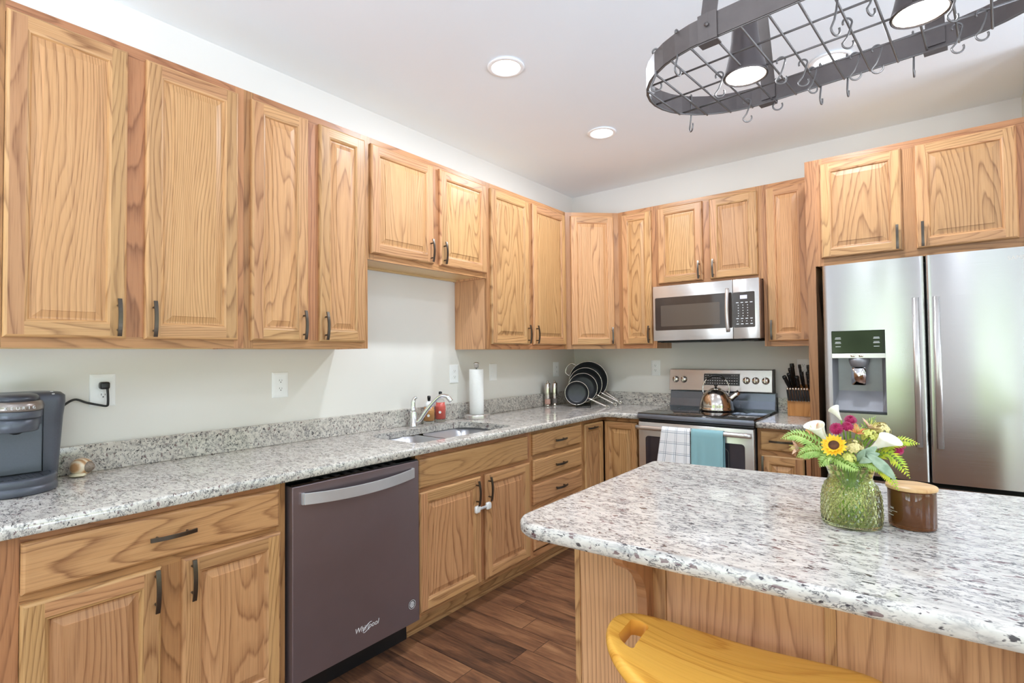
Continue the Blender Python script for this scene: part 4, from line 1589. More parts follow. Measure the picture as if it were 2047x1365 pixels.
mb.loops([dshape(0.112, 0.004, -0.128, 0.0005), dshape(0.115, 0.004, -0.133, 0.004), dshape(0.114, 0.004, -0.131, 0.022), dshape(0.110, 0.004, -0.126, 0.024), dshape(0.112, 0.004, -0.128, 0.027),
          dshape(0.113, 0.004, -0.130, 0.044), dshape(0.110, 0.004, -0.126, 0.048), dshape(0.098, 0.002, -0.110, 0.0482), dshape(0.096, 0.002, -0.107, 0.044)], 0, True)
bs = mb.build('base', KEUR, t)
mb = MB()
mb.loops([dshape(0.094, 0.001, -0.104, 0.0442), dshape(0.094, 0.001, -0.104, 0.0472)], 0, False)
for k in range(9):
    mb.box(-0.07 + k * 0.0175 - 0.004, -0.07 + k * 0.0175 + 0.004, -0.085, -0.01, 0.0473, 0.0486)
mb.build('drip_tray', KEURD, bs)
mb = MB()
mb.loops([dshape(0.060, 0.0, -0.108, 0.188), dshape(0.0615, 0.0, -0.111, 0.190), dshape(0.067, 0.0, -0.120, 0.2283)], 0, True)
mb.loops([dshape(0.069, 0.0, -0.124, 0.2285), dshape(0.070, 0.0, -0.126, 0.232), dshape(0.071, 0.0, -0.127, 0.249), dshape(0.070, 0.0, -0.126, 0.2505)], 0, True)
mb.tube([(0, -0.060, 0.1878), (0, -0.060, 0.179)], [0.024, 0.008], 12, 1)
hd = mb.build('brew_head', [KEUR, BLACK], t)
mb = MB()
mb.loops([dshape(0.072, 0.0, -0.129, 0.2508), dshape(0.0745, 0.0, -0.132, 0.256), dshape(0.0745, 0.0, -0.132, 0.268), dshape(0.071, 0.004, -0.126, 0.276), dshape(0.066, 0.006, -0.116, 0.280)], 0, True)
hr = mb.build('lid_handle', KEURB, t)
mb = MB()
mb.loops([dshape(0.0655, 0.006, -0.115, 0.2802), dshape(0.064, 0.006, -0.113, 0.290), dshape(0.057, 0.006, -0.100, 0.297), dshape(0.040, 0.0, -0.075, 0.301)], 0, True)
mb.build('lid', KEURD, t)
# name on the curved handle, letter by letter along the front
for k, ch in enumerate('KEURIG'):
    a = -PI / 2 + (k - 2.5) * 0.185
    x, y = 0.0750 * math.cos(a), -0.020 + 0.1130 * math.sin(a)
    text_mesh('wordmark', ch, 0.0125, PRINT, hr, (x, y - 0.0005, 0.2615), (PI / 2, 0, (k - 2.5) * 0.26), 0.0012)
mb = MB()
for zz, yy in ((0.2925, -0.002), (0.296, 0.012), (0.2985, 0.024)):
    mb.lathe([(0.0, 0.0), (0.004, 0.0), (0.004, 0.003), (0.0, 0.003)], 12, 0, (0.104, yy, zz - 0.0005))
mb.build('buttons', PRINT, t)

CORD = [(0.034, -3.600, 1.150), (0.020, -3.587, 1.166), (0.014, -3.555, 1.184), (0.014, -3.520, 1.170), (0.020, -3.482, 1.158), (0.030, -3.462, 1.154), (0.034, -3.459, 1.168), (0.034, -3.460, 1.205), (0.034, -3.462, 1.226)]
t = thing('power_cord', 'black power cord plugged into the wall behind the coffee maker', 'cord', (0, 0, 0))
mb = MB()
mb.tube(spline(CORD, 6), 0.0042, 8)
mb.build('cable', BLACK, t)
mb = MB()
mb.rbox(0.0095, 0.040, -3.484, -3.453, 1.218, 1.246, 0.007, 3)
mb.build('plug', BLACK, t)


def wall_plate(lab, wall, a, z, kind, w=0.082, h=0.124):
    """Wall plate: kind 'outlet' has two sockets, 'rocker' one flat paddle pair."""
    if wall == 'left':
        t = thing('wall_outlet' if kind == 'outlet' else 'light_switch', lab, 'outlet' if kind == 'outlet' else 'switch', (0.0003, a, z), PI / 2, 'white wall plates above the worktop')
    else:
        t = thing('wall_outlet' if kind == 'outlet' else 'light_switch', lab, 'outlet' if kind == 'outlet' else 'switch', (a, -0.0003, z), 0, 'white wall plates above the worktop')
    mb = MB()
    prof = [(0.0, 0.0), (0.0, 0.0025), (0.003, 0.0045), (0.012, 0.0062), (0.016, 0.0064)]
    R = [[(-w / 2 + d, -y, -h / 2 + d), (w / 2 - d, -y, -h / 2 + d), (w / 2 - d, -y, h / 2 - d), (-w / 2 + d, -y, h / 2 - d)] for d, y in prof]
    mb.loops(R, 0, False)
    mb.build('plate', WHITE, t)
    if kind == 'outlet':
        for s_ in (-1, 1):
            mb = MB()
            cz = s_ * 0.0195
            o = [(0.0165 * math.cos(q), max(-0.0125, min(0.0125, 0.0165 * math.sin(q)))) for q in [2 * PI * k / 28 for k in range(28)]]
            mb.loops([[(x, -y, cz + zz) for x, zz in o] for y in (0.006, 0.0085)], 0)
            mb.box(-0.0068, -0.0052, -0.0089, -0.0084, cz - 0.001, cz + 0.0065, 1)
            mb.box(0.0052, 0.0068, -0.0089, -0.0084, cz - 0.001, cz + 0.0055, 1)
            mb.lathe([(0.0, -0.0089), (0.0024, -0.0089), (0.0024, -0.0084), (0.0, -0.0084)], 10, 1, (0, 0, cz - 0.0065), False, 'y')
            mb.build('socket', [WHITE, BLACK], t)
    else:
        mb = MB()
        mb.box(-0.0165, 0.0165, -0.0075, -0.006, -0.033, 0.033)
        mb.box(-0.0155, 0.0155, -0.0095, -0.0076, -0.0315, -0.001)
        mb.box(-0.0155, 0.0155, -0.0085, -0.0076, 0.001, 0.0315)
        mb.build('rocker', WHITE, t)
    return t


wall_plate('white wall outlet above the coffee maker with a black plug in its top socket', 'left', -3.468, 1.214, 'outlet')
wall_plate('white wall outlet above the dishwasher with both sockets free', 'left', -2.760, 1.198, 'outlet')
wall_plate('white wall plate right behind the paper towel roll on its window side, above the sink', 'left', -1.549, 1.209, 'outlet')
wall_plate('white rocker switch plate on the long wall between paper towel roll and pepper mills', 'left', -1.141, 1.208, 'rocker', 0.086)
wall_plate('white wall outlet just above the salt and pepper mills', 'left', -0.309, 1.206, 'outlet', 0.084)
wall_plate('white wall outlet on the back wall between frying pans and range', 'back', 0.769, 1.215, 'outlet', 0.076)
wall_plate('white wall plate on the back wall half hidden behind the knife block', 'back', 1.835, 1.222, 'outlet', 0.078)

# sea shell beside the coffee maker
SHELL, st_, sb_ = new_mat('shell')
c_ = st_.nodes.new('ShaderNodeTexCoord')
wv = nd(st_, 'ShaderNodeTexWave', ins={'Scale': 22.0, 'Distortion': 3.0, 'Detail': 3.0})
st_.links.new(c_.outputs['Object'], wv.inputs['Vector'])
st_.links.new(ramp(st_, wv.outputs['Fac'], [(0.1, srgb(196, 148, 104)), (0.5, srgb(226, 190, 150)), (0.9, srgb(240, 222, 196))]), sb_.inputs['Base Color'])
sb_.inputs['Roughness'].default_value = 0.3
t = thing('sea_shell', 'tan striped rounded sea shell lying on the worktop beside the coffee maker', 'shell', (0.078, -3.545, CZ), -0.9)
t.scale = (1.15, 1.2, 1.1)
mb = MB()
prof = [(0.0, -0.030), (0.012, -0.0285), (0.021, -0.023), (0.0275, -0.014), (0.0295, -0.003), (0.0275, 0.008), (0.023, 0.016), (0.0185, 0.0205)]
mb.lathe(prof, 32, 0, (0, 0, 0.0303), True, 'y', caps=False)
mb.build('whorl', SHELL, t)
mb = MB()
mb.lathe([(0.0186, 0.0206), (0.0150, 0.021), (0.0155, 0.025), (0.0110, 0.026), (0.0115, 0.030), (0.0065, 0.031), (0.006, 0.034), (0.0, 0.036)], 24, 0, (0, 0, 0.0303), True, 'y')
mb.build('spire', plain('shell_spire', srgb(150, 134, 120), 0.5, noise=0.35, nscale=160), t)
mb = MB()
rg = []
for k in range(15):
    q = k / 14
    y = -0.022 + 0.044 * q
    w_ = 0.012 * math.sin(PI * q) + 0.001
    rg.append([(0.016, y, 0.0125 + 0.004 * math.sin(PI * q)), (0.024 + w_, y, 0.0065), (0.023 + w_, y, 0.0045), (0.010, y, 0.0052)])
mb.loops(rg, 0, True)
mb.build('lip', plain('shell_lip', srgb(232, 222, 190), 0.3), t)

# ---------------------------------------------------------------- soaps, paper towels, mills


def soap(lab, x, y, body, liquid, h, r):
    t = thing('soap_dispenser', lab, 'soap dispenser', (x, y, CZ), 0)
    mb = MB()
    mb.lathe([(0.0, 0.0005), (r * 0.94, 0.0005), (r, 0.006), (r, 0.022)], 28, 1)
    mb.lathe([(r, 0.0221), (r, h * 0.80), (r * 0.98, h * 0.84), (r * 0.86, h * 0.86), (r * 0.86, h), (0.0, h)], 28, 0)
    mb.build('bottle', [liquid, CLEAR], t)
    mb = MB()
    mb.lathe([(0.0, h + 0.0004), (r * 0.80, h + 0.0004), (r * 0.78, h + 0.012), (0.012, h + 0.034), (0.0, h + 0.036)], 20)
    pm = mb.build('pump', body, t)
    mb = MB()
    mb.lathe([(0.0, h + 0.0362), (0.008, h + 0.0362), (0.011, h + 0.058), (0.010, h + 0.068), (0.0, h + 0.070)], 14)
    mb.tube([(0.0, 0.0, h + 0.062), (0.024, -0.012, h + 0.060)], 0.004, 8)
    mb.build('nozzle', BLACK, pm)
    mb = MB()
    a = -0.85
    mb.lathe([(0.0, 0.0), (0.0085, 0.0), (0.0085, 0.0012), (0.0, 0.0012)], 20, 0, (0, 0, 0), False, 'y')
    mb.build('label', PAPER, t, ((r + 0.0008) * math.cos(a), (r + 0.0008) * math.sin(a), h * 0.52), (0, 0, a + PI / 2))


soap('amber pump soap dispenser, the shorter one behind the faucet spout', 0.066, -1.836, WHITE, plain('amber_soap', srgb(196, 140, 84), 0.2, noise=0.12, nscale=30), 0.106, 0.034)
soap('coral red pump soap dispenser, the taller one behind the faucet', 0.055, -1.728, CLEAR, plain('coral_soap', srgb(214, 98, 88), 0.2, noise=0.08, nscale=30), 0.126, 0.033)

t = thing('paper_towel_holder', 'brushed steel upright paper towel holder on the worktop behind the sink', 'paper towel holder', (0.115, -1.450, CZ))
mb = MB()
mb.lathe([(0.0, 0.0005), (0.088, 0.0005), (0.089, 0.003), (0.089, 0.026), (0.087, 0.029), (0.0, 0.030)], 40)
mb.build('base', STEEL, t)
mb = MB()
mb.lathe([(0.0, 0.0301), (0.006, 0.0301), (0.006, 0.338), (0.013, 0.339), (0.016, 0.342), (0.016, 0.362), (0.020, 0.366), (0.019, 0.372), (0.010, 0.377), (0.0, 0.378)], 20)
mb.build('rod', STEEL, t)
mb = MB()
mb.lathe([(0.0195, 0.0305), (0.047, 0.0305), (0.048, 0.032), (0.048, 0.328), (0.047, 0.3295), (0.0195, 0.3295)], 40, closed=True)
tag(mb.build('paper_towel_roll', PAPER, None, (0.115, -1.450, CZ)), 'white paper towel roll standing on the steel holder', 'paper towel')

for lab, x, y, mi in (('steel pepper mill with a pink salt window, the left of the pair beside the pans', 0.062, -0.530, 1), ('steel pepper mill with a dark window, nearest to the frying pans', 0.078, -0.452, 2)):
    t = thing('pepper_mill', lab, 'mill', (x, y, CZ), 0)
    mb = MB()
    mb.lathe([(0.0, 0.0005), (0.023, 0.0005), (0.024, 0.002), (0.024, 0.020)], 24)
    mb.lathe([(0.024, 0.060), (0.0245, 0.062), (0.0245, 0.184), (0.022, 0.189), (0.006, 0.191), (0.006, 0.197), (0.010, 0.200), (0.008, 0.206), (0.0, 0.208)], 24)
    mb.build('body', POLISH, t)
    mb = MB()
    mb.lathe([(0.0235, 0.0205), (0.0235, 0.0595)], 24, caps=False)
    mb.build('window', plain('salt_pink', srgb(216, 170, 158), 0.3, noise=0.2, nscale=300) if mi == 1 else plain('peppercorns', srgb(120, 112, 110), 0.3, noise=0.5, nscale=300), t)

# ---------------------------------------------------------------- frying pans in their wire stand
PN = Vector((0.50, -0.866, 0.10)).normalized()
PX = Vector((0, 0, 1)).cross(PN).normalized()
PY = PN.cross(PX)
PANM = Matrix((PX, PY, PN)).transposed().to_euler()
PANS = [('frying_pan', 'largest nonstick frying pan at the back of the wire stand with a looped helper handle', (0.259, -0.208, 1.110), 0.160, -35, 0.150, True),
        ('frying_pan', 'second largest nonstick frying pan, in front of the largest one', (0.269, -0.275, 1.082), 0.137, -28.6, 0.172, False),
        ('frying_pan', 'medium nonstick frying pan with scratches, third from the back wall', (0.283, -0.340, 1.058), 0.118, -27.7, 0.164, False),
        ('frying_pan', 'smallest nonstick frying pan at the front of the wire stand', (0.285, -0.439, 1.020), 0.0945, -24.6, 0.165, False)]
for nm, lab, c, r, adeg, hl, helper in PANS:
    t = thing(nm, lab, 'frying pan', c, 0, 'frying pans in the corner')
    t.rotation_euler = PANM
    mb = MB()
    dpt = 0.036
    mb.lathe([(0.0, -dpt), (r * 0.74, -dpt), (r * 0.84, -dpt * 0.8), (r * 0.94, -dpt * 0.4), (r, 0.0), (r - 0.004, 0.0), (r * 0.90, -dpt * 0.42), (r * 0.80, -dpt * 0.78), (r * 0.70, -dpt + 0.004), (0.0, -dpt + 0.004)], 48)
    mb.build('pan', PANGREY, t)
    mb = MB()
    mb.tube([(r * math.cos(a), r * math.sin(a), 0.0008) for a in [2 * PI * k / 56 for k in range(56)]], 0.0026, 8, 0, True)
    mb.build('rim', POLISH, t)
    a = math.radians(adeg)
    ux, uy = math.cos(a), math.sin(a)
    mb = MB()
    pts = spline([(ux * (r * 0.97), uy * (r * 0.97), -0.012), (ux * (r + 0.03), uy * (r + 0.03), -0.002), (ux * (r + hl * 0.6), uy * (r + hl * 0.6), 0.004), (ux * (r + hl), uy * (r + hl), 0.006)], 6)
    mb.tube(pts, [0.0065 + 0.0035 * (i / (len(pts) - 1)) for i in range(len(pts))], 10)
    e = Vector(pts[-1])
    mb.tube([tuple(e + Vector((0.010 * ux + 0.010 * math.cos(q), 0.010 * uy + 0.010 * math.sin(q), 0))) for q in [2 * PI * k / 16 for k in range(16)]], 0.0036, 8, 0, True)
    mb.build('handle', POLISH, t)
    if helper:
        mb = MB()
        h0, h1 = math.radians(128), math.radians(166)
        mb.tube(spline([(r * math.cos(h0), r * math.sin(h0), -0.006), ((r + 0.042) * math.cos(h0 + 0.1), (r + 0.042) * math.sin(h0 + 0.1), -0.004), ((r + 0.052) * math.cos((h0 + h1) / 2), (r + 0.052) * math.sin((h0 + h1) / 2), -0.004),
                        ((r + 0.042) * math.cos(h1 - 0.1), (r + 0.042) * math.sin(h1 - 0.1), -0.004), (r * math.cos(h1), r * math.sin(h1), -0.006)], 6), 0.0045, 8)
        mb.build('helper_handle', POLISH, t)
t = thing('pan_stand', 'dark wire stand holding the frying pans upright in the corner', 'pan stand', (0.272, -0.31, CZ), 0.5236)
mb = MB()
for x in (-0.055, 0.055):
    mb.tube([(x, -0.19, 0.004), (x, 0.17, 0.004)], 0.003, 8)
    mb.tube([(x, -0.19, 0.020), (x, 0.17, 0.036)], 0.0025, 8)
for y in (-0.19, -0.06, 0.03, 0.10, 0.17):
    mb.tube([(-0.055, y, 0.004), (0.055, y, 0.004)], 0.0025, 8)
mb.build('base_frame', BLACK, t)
for y in (-0.075, 0.0, 0.068, 0.130):
    mb = MB()
    mb.tube(spline([(-0.055, y, 0.004), (-0.055, y + 0.004, 0.07), (-0.035, y + 0.010, 0.125), (0.035, y + 0.010, 0.125), (0.055, y + 0.004, 0.07), (0.055, y, 0.004)], 5), 0.0025, 8)
    mb.build('divider', BLACK, t)

# ---------------------------------------------------------------- knife block with its knives
KB = Vector((1.768, -0.205, CZ))
t = thing('knife_block', 'light wooden knife block on the small worktop against the tall end panel', 'knife block', KB)
mb = MB()
w_ = 0.140
prof = [(0.0, 0.0005), (0.0, 0.112), (0.034, 0.118), (0.050, 0.165), (0.125, 0.205), (0.160, 0.150), (0.160, 0.0005)]
off = rnd_off()
A = [(0.0, y, z) for y, z in prof]
B = [(w_, y, z) for y, z in prof]
mb.loops([list(reversed(A)), list(reversed(B))], 0, False, uvf=lambda p: (p[0] + p[1] + off[0], p[2] + off[1]), tone=(0.6, 0.3, 0.4))
mb.build('block', BLOCK_WOOD, t, bevel=0.002)
ORD = ['first', 'second', 'third', 'fourth', 'fifth', 'sixth', 'seventh', 'eighth']
for k in range(8):
    x = 0.012 + k * 0.0165
    kt = thing('steak_knife', 'black-handled steak knife, %s from the free end of the front row in the knife block' % ORD[k], 'knife', KB + Vector((x, -0.002, 0.100)), 0, 'steak knives in the block')
    mb = MB()
    mb.tube([(0, -0.004, 0.002), (-0.004, -0.024, 0.074)], None or 0.0, 4, flat=(0.007, 0.0048))
    mb.build('grip', BLACK, kt, bevel=0.0012)
    mb = MB()
    mb.lathe([(0.0, 0.0), (0.0068, 0.0), (0.0074, 0.004), (0.007, 0.013), (0.0, 0.014)], 10, 0, (-0.0042, -0.0245, 0.0745))
    mb.lathe([(0.0, -0.003), (0.005, -0.002), (0.005, 0.001), (0.0, 0.0018)], 10, 0, (0, -0.0042, 0.001))
    mb.build('end_cap', POLISH, kt)
BIG = [('tall black knife handle topmost in the knife block column', (0.030, 0.100), (0.018, 0.075, 0.345)), ('black knife handle just under the topmost one in the block', (0.028, 0.085), (0.012, 0.045, 0.315)),
       ('black knife handle with steel rivets in the middle of the block column', (0.024, 0.070), (0.008, 0.018, 0.280)), ('black knife handle leaning outward at the free side of the block', (0.014, 0.055), (-0.014, -0.012, 0.262)),
       ('slim black sharpening steel handle sticking straight up from the block', (0.078, 0.100), (0.066, 0.060, 0.338)), ('black shears handle beside the sharpening steel', (0.088, 0.085), (0.082, 0.045, 0.290)),
       ('short black knife handle in the middle of the knife block', (0.060, 0.060), (0.056, 0.015, 0.262)), ('black knife handle rising next to the tall end panel', (0.124, 0.095), (0.120, 0.062, 0.335)),
       ('lower black knife handle next to the tall end panel', (0.122, 0.070), (0.120, 0.030, 0.290))]
for lab, (bx_, by_), tip in BIG:
    tip = Vector(tip)
    yy = by_ - 0.0
    zs0 = 0.165 + (yy - 0.05) / 0.075 * 0.04 if yy >= 0.05 else 0.150
    b0 = Vector((bx_, yy, zs0 + 0.002))
    kt = thing('kitchen_knife', lab, 'knife', KB + b0, 0, 'knives in the block')
    d_ = tip - b0
    slim = 'steel' in lab
    pts = spline([(0, 0, 0), tuple(d_ * 0.35), tuple(d_ * 0.75), tuple(d_)], 5)
    r0 = 0.0085 if 'sharpening' in lab else 0.0125
    mb = MB()
    mb.tube(pts, [r0 * (0.75 + 0.25 * math.sin(i / (len(pts) - 1) * 2.6 + 0.3) + (0.22 if i > len(pts) - 5 and r0 > 0.008 else 0)) for i in range(len(pts))], 10)
    mb.build('grip', BLACK, kt)
    mb = MB()
    for q in (0.3, 0.55, 0.8):
        p = d_ * q
        mb.lathe([(0.0, -r0 * 1.08), (0.0025, -r0 * 1.05), (0.0025, -r0 * 0.6), (0.0, -r0 * 0.6)], 8, 0, (p.x, p.y, p.z), True, 'y')
    mb.build('rivets', POLISH, kt)

# ---------------------------------------------------------------- island
TH = math.atan(0.049)
isl = [(1.640, -3.0275), (3.20, -2.951), (3.20, -1.920), (1.636, -2.0845)]
mb = MB()
mb.slab(round_poly(isl, [0.090, 0.06, 0.05, 0.035], 10), CZ0, CZ, 0.013, rb=0.009, seg=5)
tag(mb.build('island_worktop', GRANITE), 'broad granite island worktop with rounded corners carrying the vase of flowers', 'worktop')
t = thing('kitchen_island', 'oak panelled kitchen island base under the broad granite top', 'kitchen island', (1.6635, -2.727, 0), TH)
IW, ID = 1.46, 0.585
mb = MB()
mb.board(0.0162, 0.240, 0.0, 0.014, 0.0, 0.8725, 'z', 0, (0.5, 0.9, 0.4))
mb.board(0.276, 0.640, 0.0, 0.014, 0.0, 0.8725, 'z', 0, (0.42, 0.02, 0.5))
mb.board(0.664, 1.060, 0.0, 0.014, 0.0, 0.8725, 'z', 0, (0.48, 0.05, 0.45))
mb.board(1.084, IW - 0.0162, 0.0, 0.014, 0.0, 0.8725, 'z', 0, (0.45, 0.1, 0.5))
mb.build('back_panel', OAK_PLY, t)
mb = MB()
mb.board(0.0, 0.016, -0.004, ID, 0.0, 0.8725, 'z', 0, (0.6, 0.6, 0.3))
mb.board(IW - 0.016, IW, -0.004, ID, 0.0, 0.8725, 'z')
mb.build('end_board', OAK, t)
for x0, x1 in ((0.2405, 0.2755), (0.6405, 0.6635), (1.0605, 1.0835)):
    mb = MB()
    mb.board(x0, x1, -0.006, 0.0139, 0.0, 0.8725, 'z', 0, (0.75, 0.5, 0.4))
    mb.build('batten', OAK, t, bevel=0.001)
mb = MB()
mb.board(0.0165, IW - 0.0165, ID - 0.02, ID - 0.001, 0.10, 0.8725, 'z')
mb.board(0.0165, IW - 0.0165, 0.02, ID - 0.025, 0.10, 0.115, 'x')
mb.build('carcass', OAK_FRAME, t)
CP = [(0.0, 0.0), (0.205, 0.0), (0.205, 0.030), (0.200, 0.045), (0.184, 0.059), (0.163, 0.069), (0.142, 0.080), (0.122, 0.089), (0.106, 0.100), (0.090, 0.113), (0.077, 0.128), (0.064, 0.146), (0.057, 0.163), (0.053, 0.185), (0.052, 0.215), (0.049, 0.245), (0.040, 0.270), (0.020, 0.288), (0.0, 0.292)]
for xc in (0.215, 0.985):
    mb = MB()
    off = rnd_off()
    A = [(xc, -d - 0.0002, 0.8724 - h) for d, h in CP]
    B = [(xc + 0.026, -d - 0.0002, 0.8724 - h) for d, h in CP]
    mb.loops([A, B], 0, False, uvf=lambda p: (p[1] + off[0], p[2] + off[1]), tone=(0.3, 0.2, 0.7))
    mb.build('corbel', OAK_FRAME, t)

# ---------------------------------------------------------------- stool pulled up to the island
t = thing('bar_stool', 'honey-coloured wooden stool with a scooped seat and hand holes in front of the island', 'stool', (2.1776, -2.9471, 0), 0.0861)
SA, SB, SN = 0.2816 / 1.035, 0.1639 / 1.05, 2.17


def outline(k, n=72):
    o = []
    for i in range(n):
        a = 2 * PI * i / n
        c, s_ = math.cos(a), math.sin(a)
        o.append((SA * k * math.copysign(abs(c) ** (2 / SN), c), SB * k * math.copysign(abs(s_) ** (2 / SN), s_)))
    return o


def seat_z(x, y):
    return 0.664 + 0.058 * (x / SA) ** 2


mb = MB()
rings = []
for k in (0.03, 0.2, 0.4, 0.6, 0.8, 0.92):
    rings.append([(x, y, seat_z(x, y) - 0.036) for x, y in outline(k)])
for a in range(9):
    q = -PI / 2 + PI * a / 8
    rings.append([(x * (1 + 0.035 * math.cos(q)), y * (1 + 0.06 * math.cos(q)), seat_z(x, y) - 0.018 + 0.018 * math.sin(q)) for x, y in outline(0.965)])
for k in (0.92, 0.8, 0.6, 0.4, 0.2, 0.03):
    rings.append([(x, y, seat_z(x, y)) for x, y in outline(k)])
mb.loops(rings, 0, True, uvf=lambda p: (p[1] + p[2] * 0.4 + 7.3, p[0] + 3.1), tone=(0.5, 0.22, 0.4))
seat = mb.build('seat', STOOL_WOOD, t)
for sx_ in (-1, 1):
    mb = MB()
    o = rrect(-0.019, 0.019, -0.056, 0.056, 0.0185, 8)
    cx = sx_ * 0.224
    mb.loops([[(cx + x - sx_ * 5.0 * y * y, y, z) for x, y in o] for z in (0.60, 0.80)], 0, True)
    cut = mb.build('hand_hole', STOOL_WOOD, t)
    md = seat.modifiers.new('hole', 'BOOLEAN')
    md.operation = 'DIFFERENCE'
    md.object = cut
    md.solver = 'EXACT'
    bpy.context.view_layer.update()
    me = bpy.data.meshes.new_from_object(seat.evaluated_get(bpy.context.evaluated_depsgraph_get()))
    seat.modifiers.clear()
    seat.data = me
    bpy.data.objects.remove(cut)
md = seat.modifiers.new('bevel', 'BEVEL')
md.width = 0.004
md.segments = 3
md.limit_method = 'ANGLE'
md.angle_limit = math.radians(50)
legs = []
for sx_ in (-1, 1):
    for sy_ in (-1, 1):
        top = Vector((sx_ * 0.165, sy_ * 0.085, seat_z(0.165, 0.085) - 0.0352))
        bot = Vector((sx_ * 0.215, sy_ * 0.150, 0.0))
        legs.append((top, bot))
        mb = MB()
        mb.tube([tuple(bot), tuple(bot.lerp(top, 0.5)), tuple(top)], [0.015, 0.019, 0.016], 14)
        mb.build('leg', STOOL_WOOD, t)
for a, b, q in ((0, 2, 0.65), (1, 3, 0.65), (0, 1, 0.50), (2, 3, 0.50)):
    p0, p1 = legs[a][0].lerp(legs[a][1], q), legs[b][0].lerp(legs[b][1], q)
    mb = MB()
    mb.tube([tuple(p0), tuple(p1)], 0.010, 12)
    mb.build('rung', STOOL_WOOD, t)

# ---------------------------------------------------------------- candle
t = thing('candle_jar', 'amber glass candle jar with a pale wooden lid on the island', 'candle', (2.4635, -2.482, CZ))
mb = MB()
mb.lathe([(0.0, 0.0006), (0.044, 0.0006), (0.047, 0.003), (0.048, 0.008), (0.0482, 0.086), (0.0475, 0.091), (0.0455, 0.091), (0.0455, 0.010), (0.044, 0.0075), (0.0, 0.0075)], 56)
mb.build('jar', AMBER, t)
mb = MB()
mb.lathe([(0.0, 0.008), (0.0445, 0.008), (0.0450, 0.010), (0.0450, 0.070), (0.0, 0.069)], 40)
mb.build('wax', plain('wax', srgb(196, 132, 70), 0.5, noise=0.04, **{'Subsurface Weight': 0.0}), t)
mb = MB()
mb.lathe([(0.0, 0.0915), (0.0508, 0.0915), (0.0515, 0.0925), (0.0515, 0.0985), (0.0505, 0.0995), (0.0, 0.0995)], 56)
m2 = MB()
ld_ = mb.build('lid', BAMBOO, t)
uvl = ld_.data.uv_layers[0].data
for lp in ld_.data.loops:
    co = ld_.data.vertices[lp.vertex_index].co
    uvl[lp.index].uv = (co.y + 4.2, co.x + 8.8)
aim = math.atan2(CAM.y + 2.482, CAM.x - 2.4635)


def on_jar(text, size, a, z):
    adv = size * 0.62 / 0.0486
    for k, ch in enumerate(text):
        q = a + (k - (len(text) - 1) / 2) * adv
        text_mesh('label_print', ch, size, PRINT, t, (0.0486 * math.cos(q), 0.0486 * math.sin(q), z), (PI / 2, 0, q + PI / 2), 0.0001)


on_jar('OAK', 0.0068, aim - 0.92, 0.046)
mb = MB()
for z, a0, a1, hh in ((0.0395, -1.22, -0.62, 0.0004), (0.0360, -1.20, -0.92, 0.0007), (0.0290, -1.20, -0.82, 0.0007)):
    n = 10
    for k in range(n):
        q0, q1 = aim + a0 + (a1 - a0) * k / n, aim + a0 + (a1 - a0) * (k + 1) / n
        mb.add([(0.0486 * math.cos(q), 0.0486 * math.sin(q), zz) for q, zz in ((q0, z - hh), (q1, z - hh), (q1, z + hh), (q0, z + hh))], [(0, 1, 2, 3)])
mb.build('label_lines', PRINT, t)

# ---------------------------------------------------------------- vase and bouquet
VC = Vector((2.3455, -2.543, CZ))
t = thing('vase', 'green glass vase with a diamond-cut pattern holding the bouquet on the island', 'vase', VC)
NV = 168


def vase_r(z):
    P = [(0.0, 0.0590), (0.004, 0.0635), (0.030, 0.0650), (0.062, 0.0640), (0.080, 0.0615), (0.095, 0.0560), (0.107, 0.0495), (0.114, 0.0462), (0.119, 0.0462), (0.130, 0.0495), (0.143, 0.0550), (0.150, 0.0580)]
    for (a, ra), (b, rb) in zip(P[:-1], P[1:]):
        if z <= b:
            k = (z - a) / (b - a)
            k = k * k * (3 - 2 * k) * 0.4 + k * 0.6
            return ra + (rb - ra) * k
    return P[-1][1]


rings = []
rings.append([(0.040 * math.cos(a), 0.040 * math.sin(a), 0.0012) for a in [2 * PI * i / NV for i in range(NV)]])
nz = 84
for j in range(nz + 1):
    z = 0.0008 + (0.150 - 0.0008) * j / nz
    r0 = vase_r(z)
    amp = 0.0036 * max(0.0, min(1.0, (z - 0.006) / 0.008)) * max(0.0, min(1.0, (0.108 - z) / 0.012))
    ring = []
    for i in range(NV):
        a = 2 * PI * i / NV
        u = a / (2 * PI) * 28
        v = z / 0.0215
        p, q = (u + v) % 1.0, (u - v) % 1.0
        d = min(min(p, 1 - p), min(q, 1 - q)) * 2
        rr = r0 + amp * (d - 0.5)
        ring.append((rr * math.cos(a), rr * math.sin(a), z))
    rings.append(ring)
for k in range(5):
    q = PI * k / 4
    rr = vase_r(0.150) - 0.0014 + 0.0014 * math.cos(q)
    rings.append([(rr * math.cos(a), rr * math.sin(a), 0.1505 + 0.0014 * math.sin(q)) for a in [2 * PI * i / NV for i in range(NV)]])
for j in range(24):
    z = 0.149 - (0.149 - 0.009) * j / 23
    rr = vase_r(z) - 0.0042
    rings.append([(rr * math.cos(a), rr * math.sin(a), z) for a in [2 * PI * i / NV for i in range(NV)]])
rings.append([(0.030 * math.cos(a), 0.030 * math.sin(a), 0.0075) for a in [2 * PI * i / NV for i in range(NV)]])
mb = MB()
mb.loops(rings, 0, False)
mb.build('glass', VASEGLASS, t)

VR, VF = Vector((0.995, 0.0994, 0)), Vector((-0.0994, 0.995, 0))     # across and away, as one faces the vase from the stool side


def at(dx, h, f=0.0):
    return VC + VR * (dx * 0.835) + VF * f + Vector((0, 0, h))


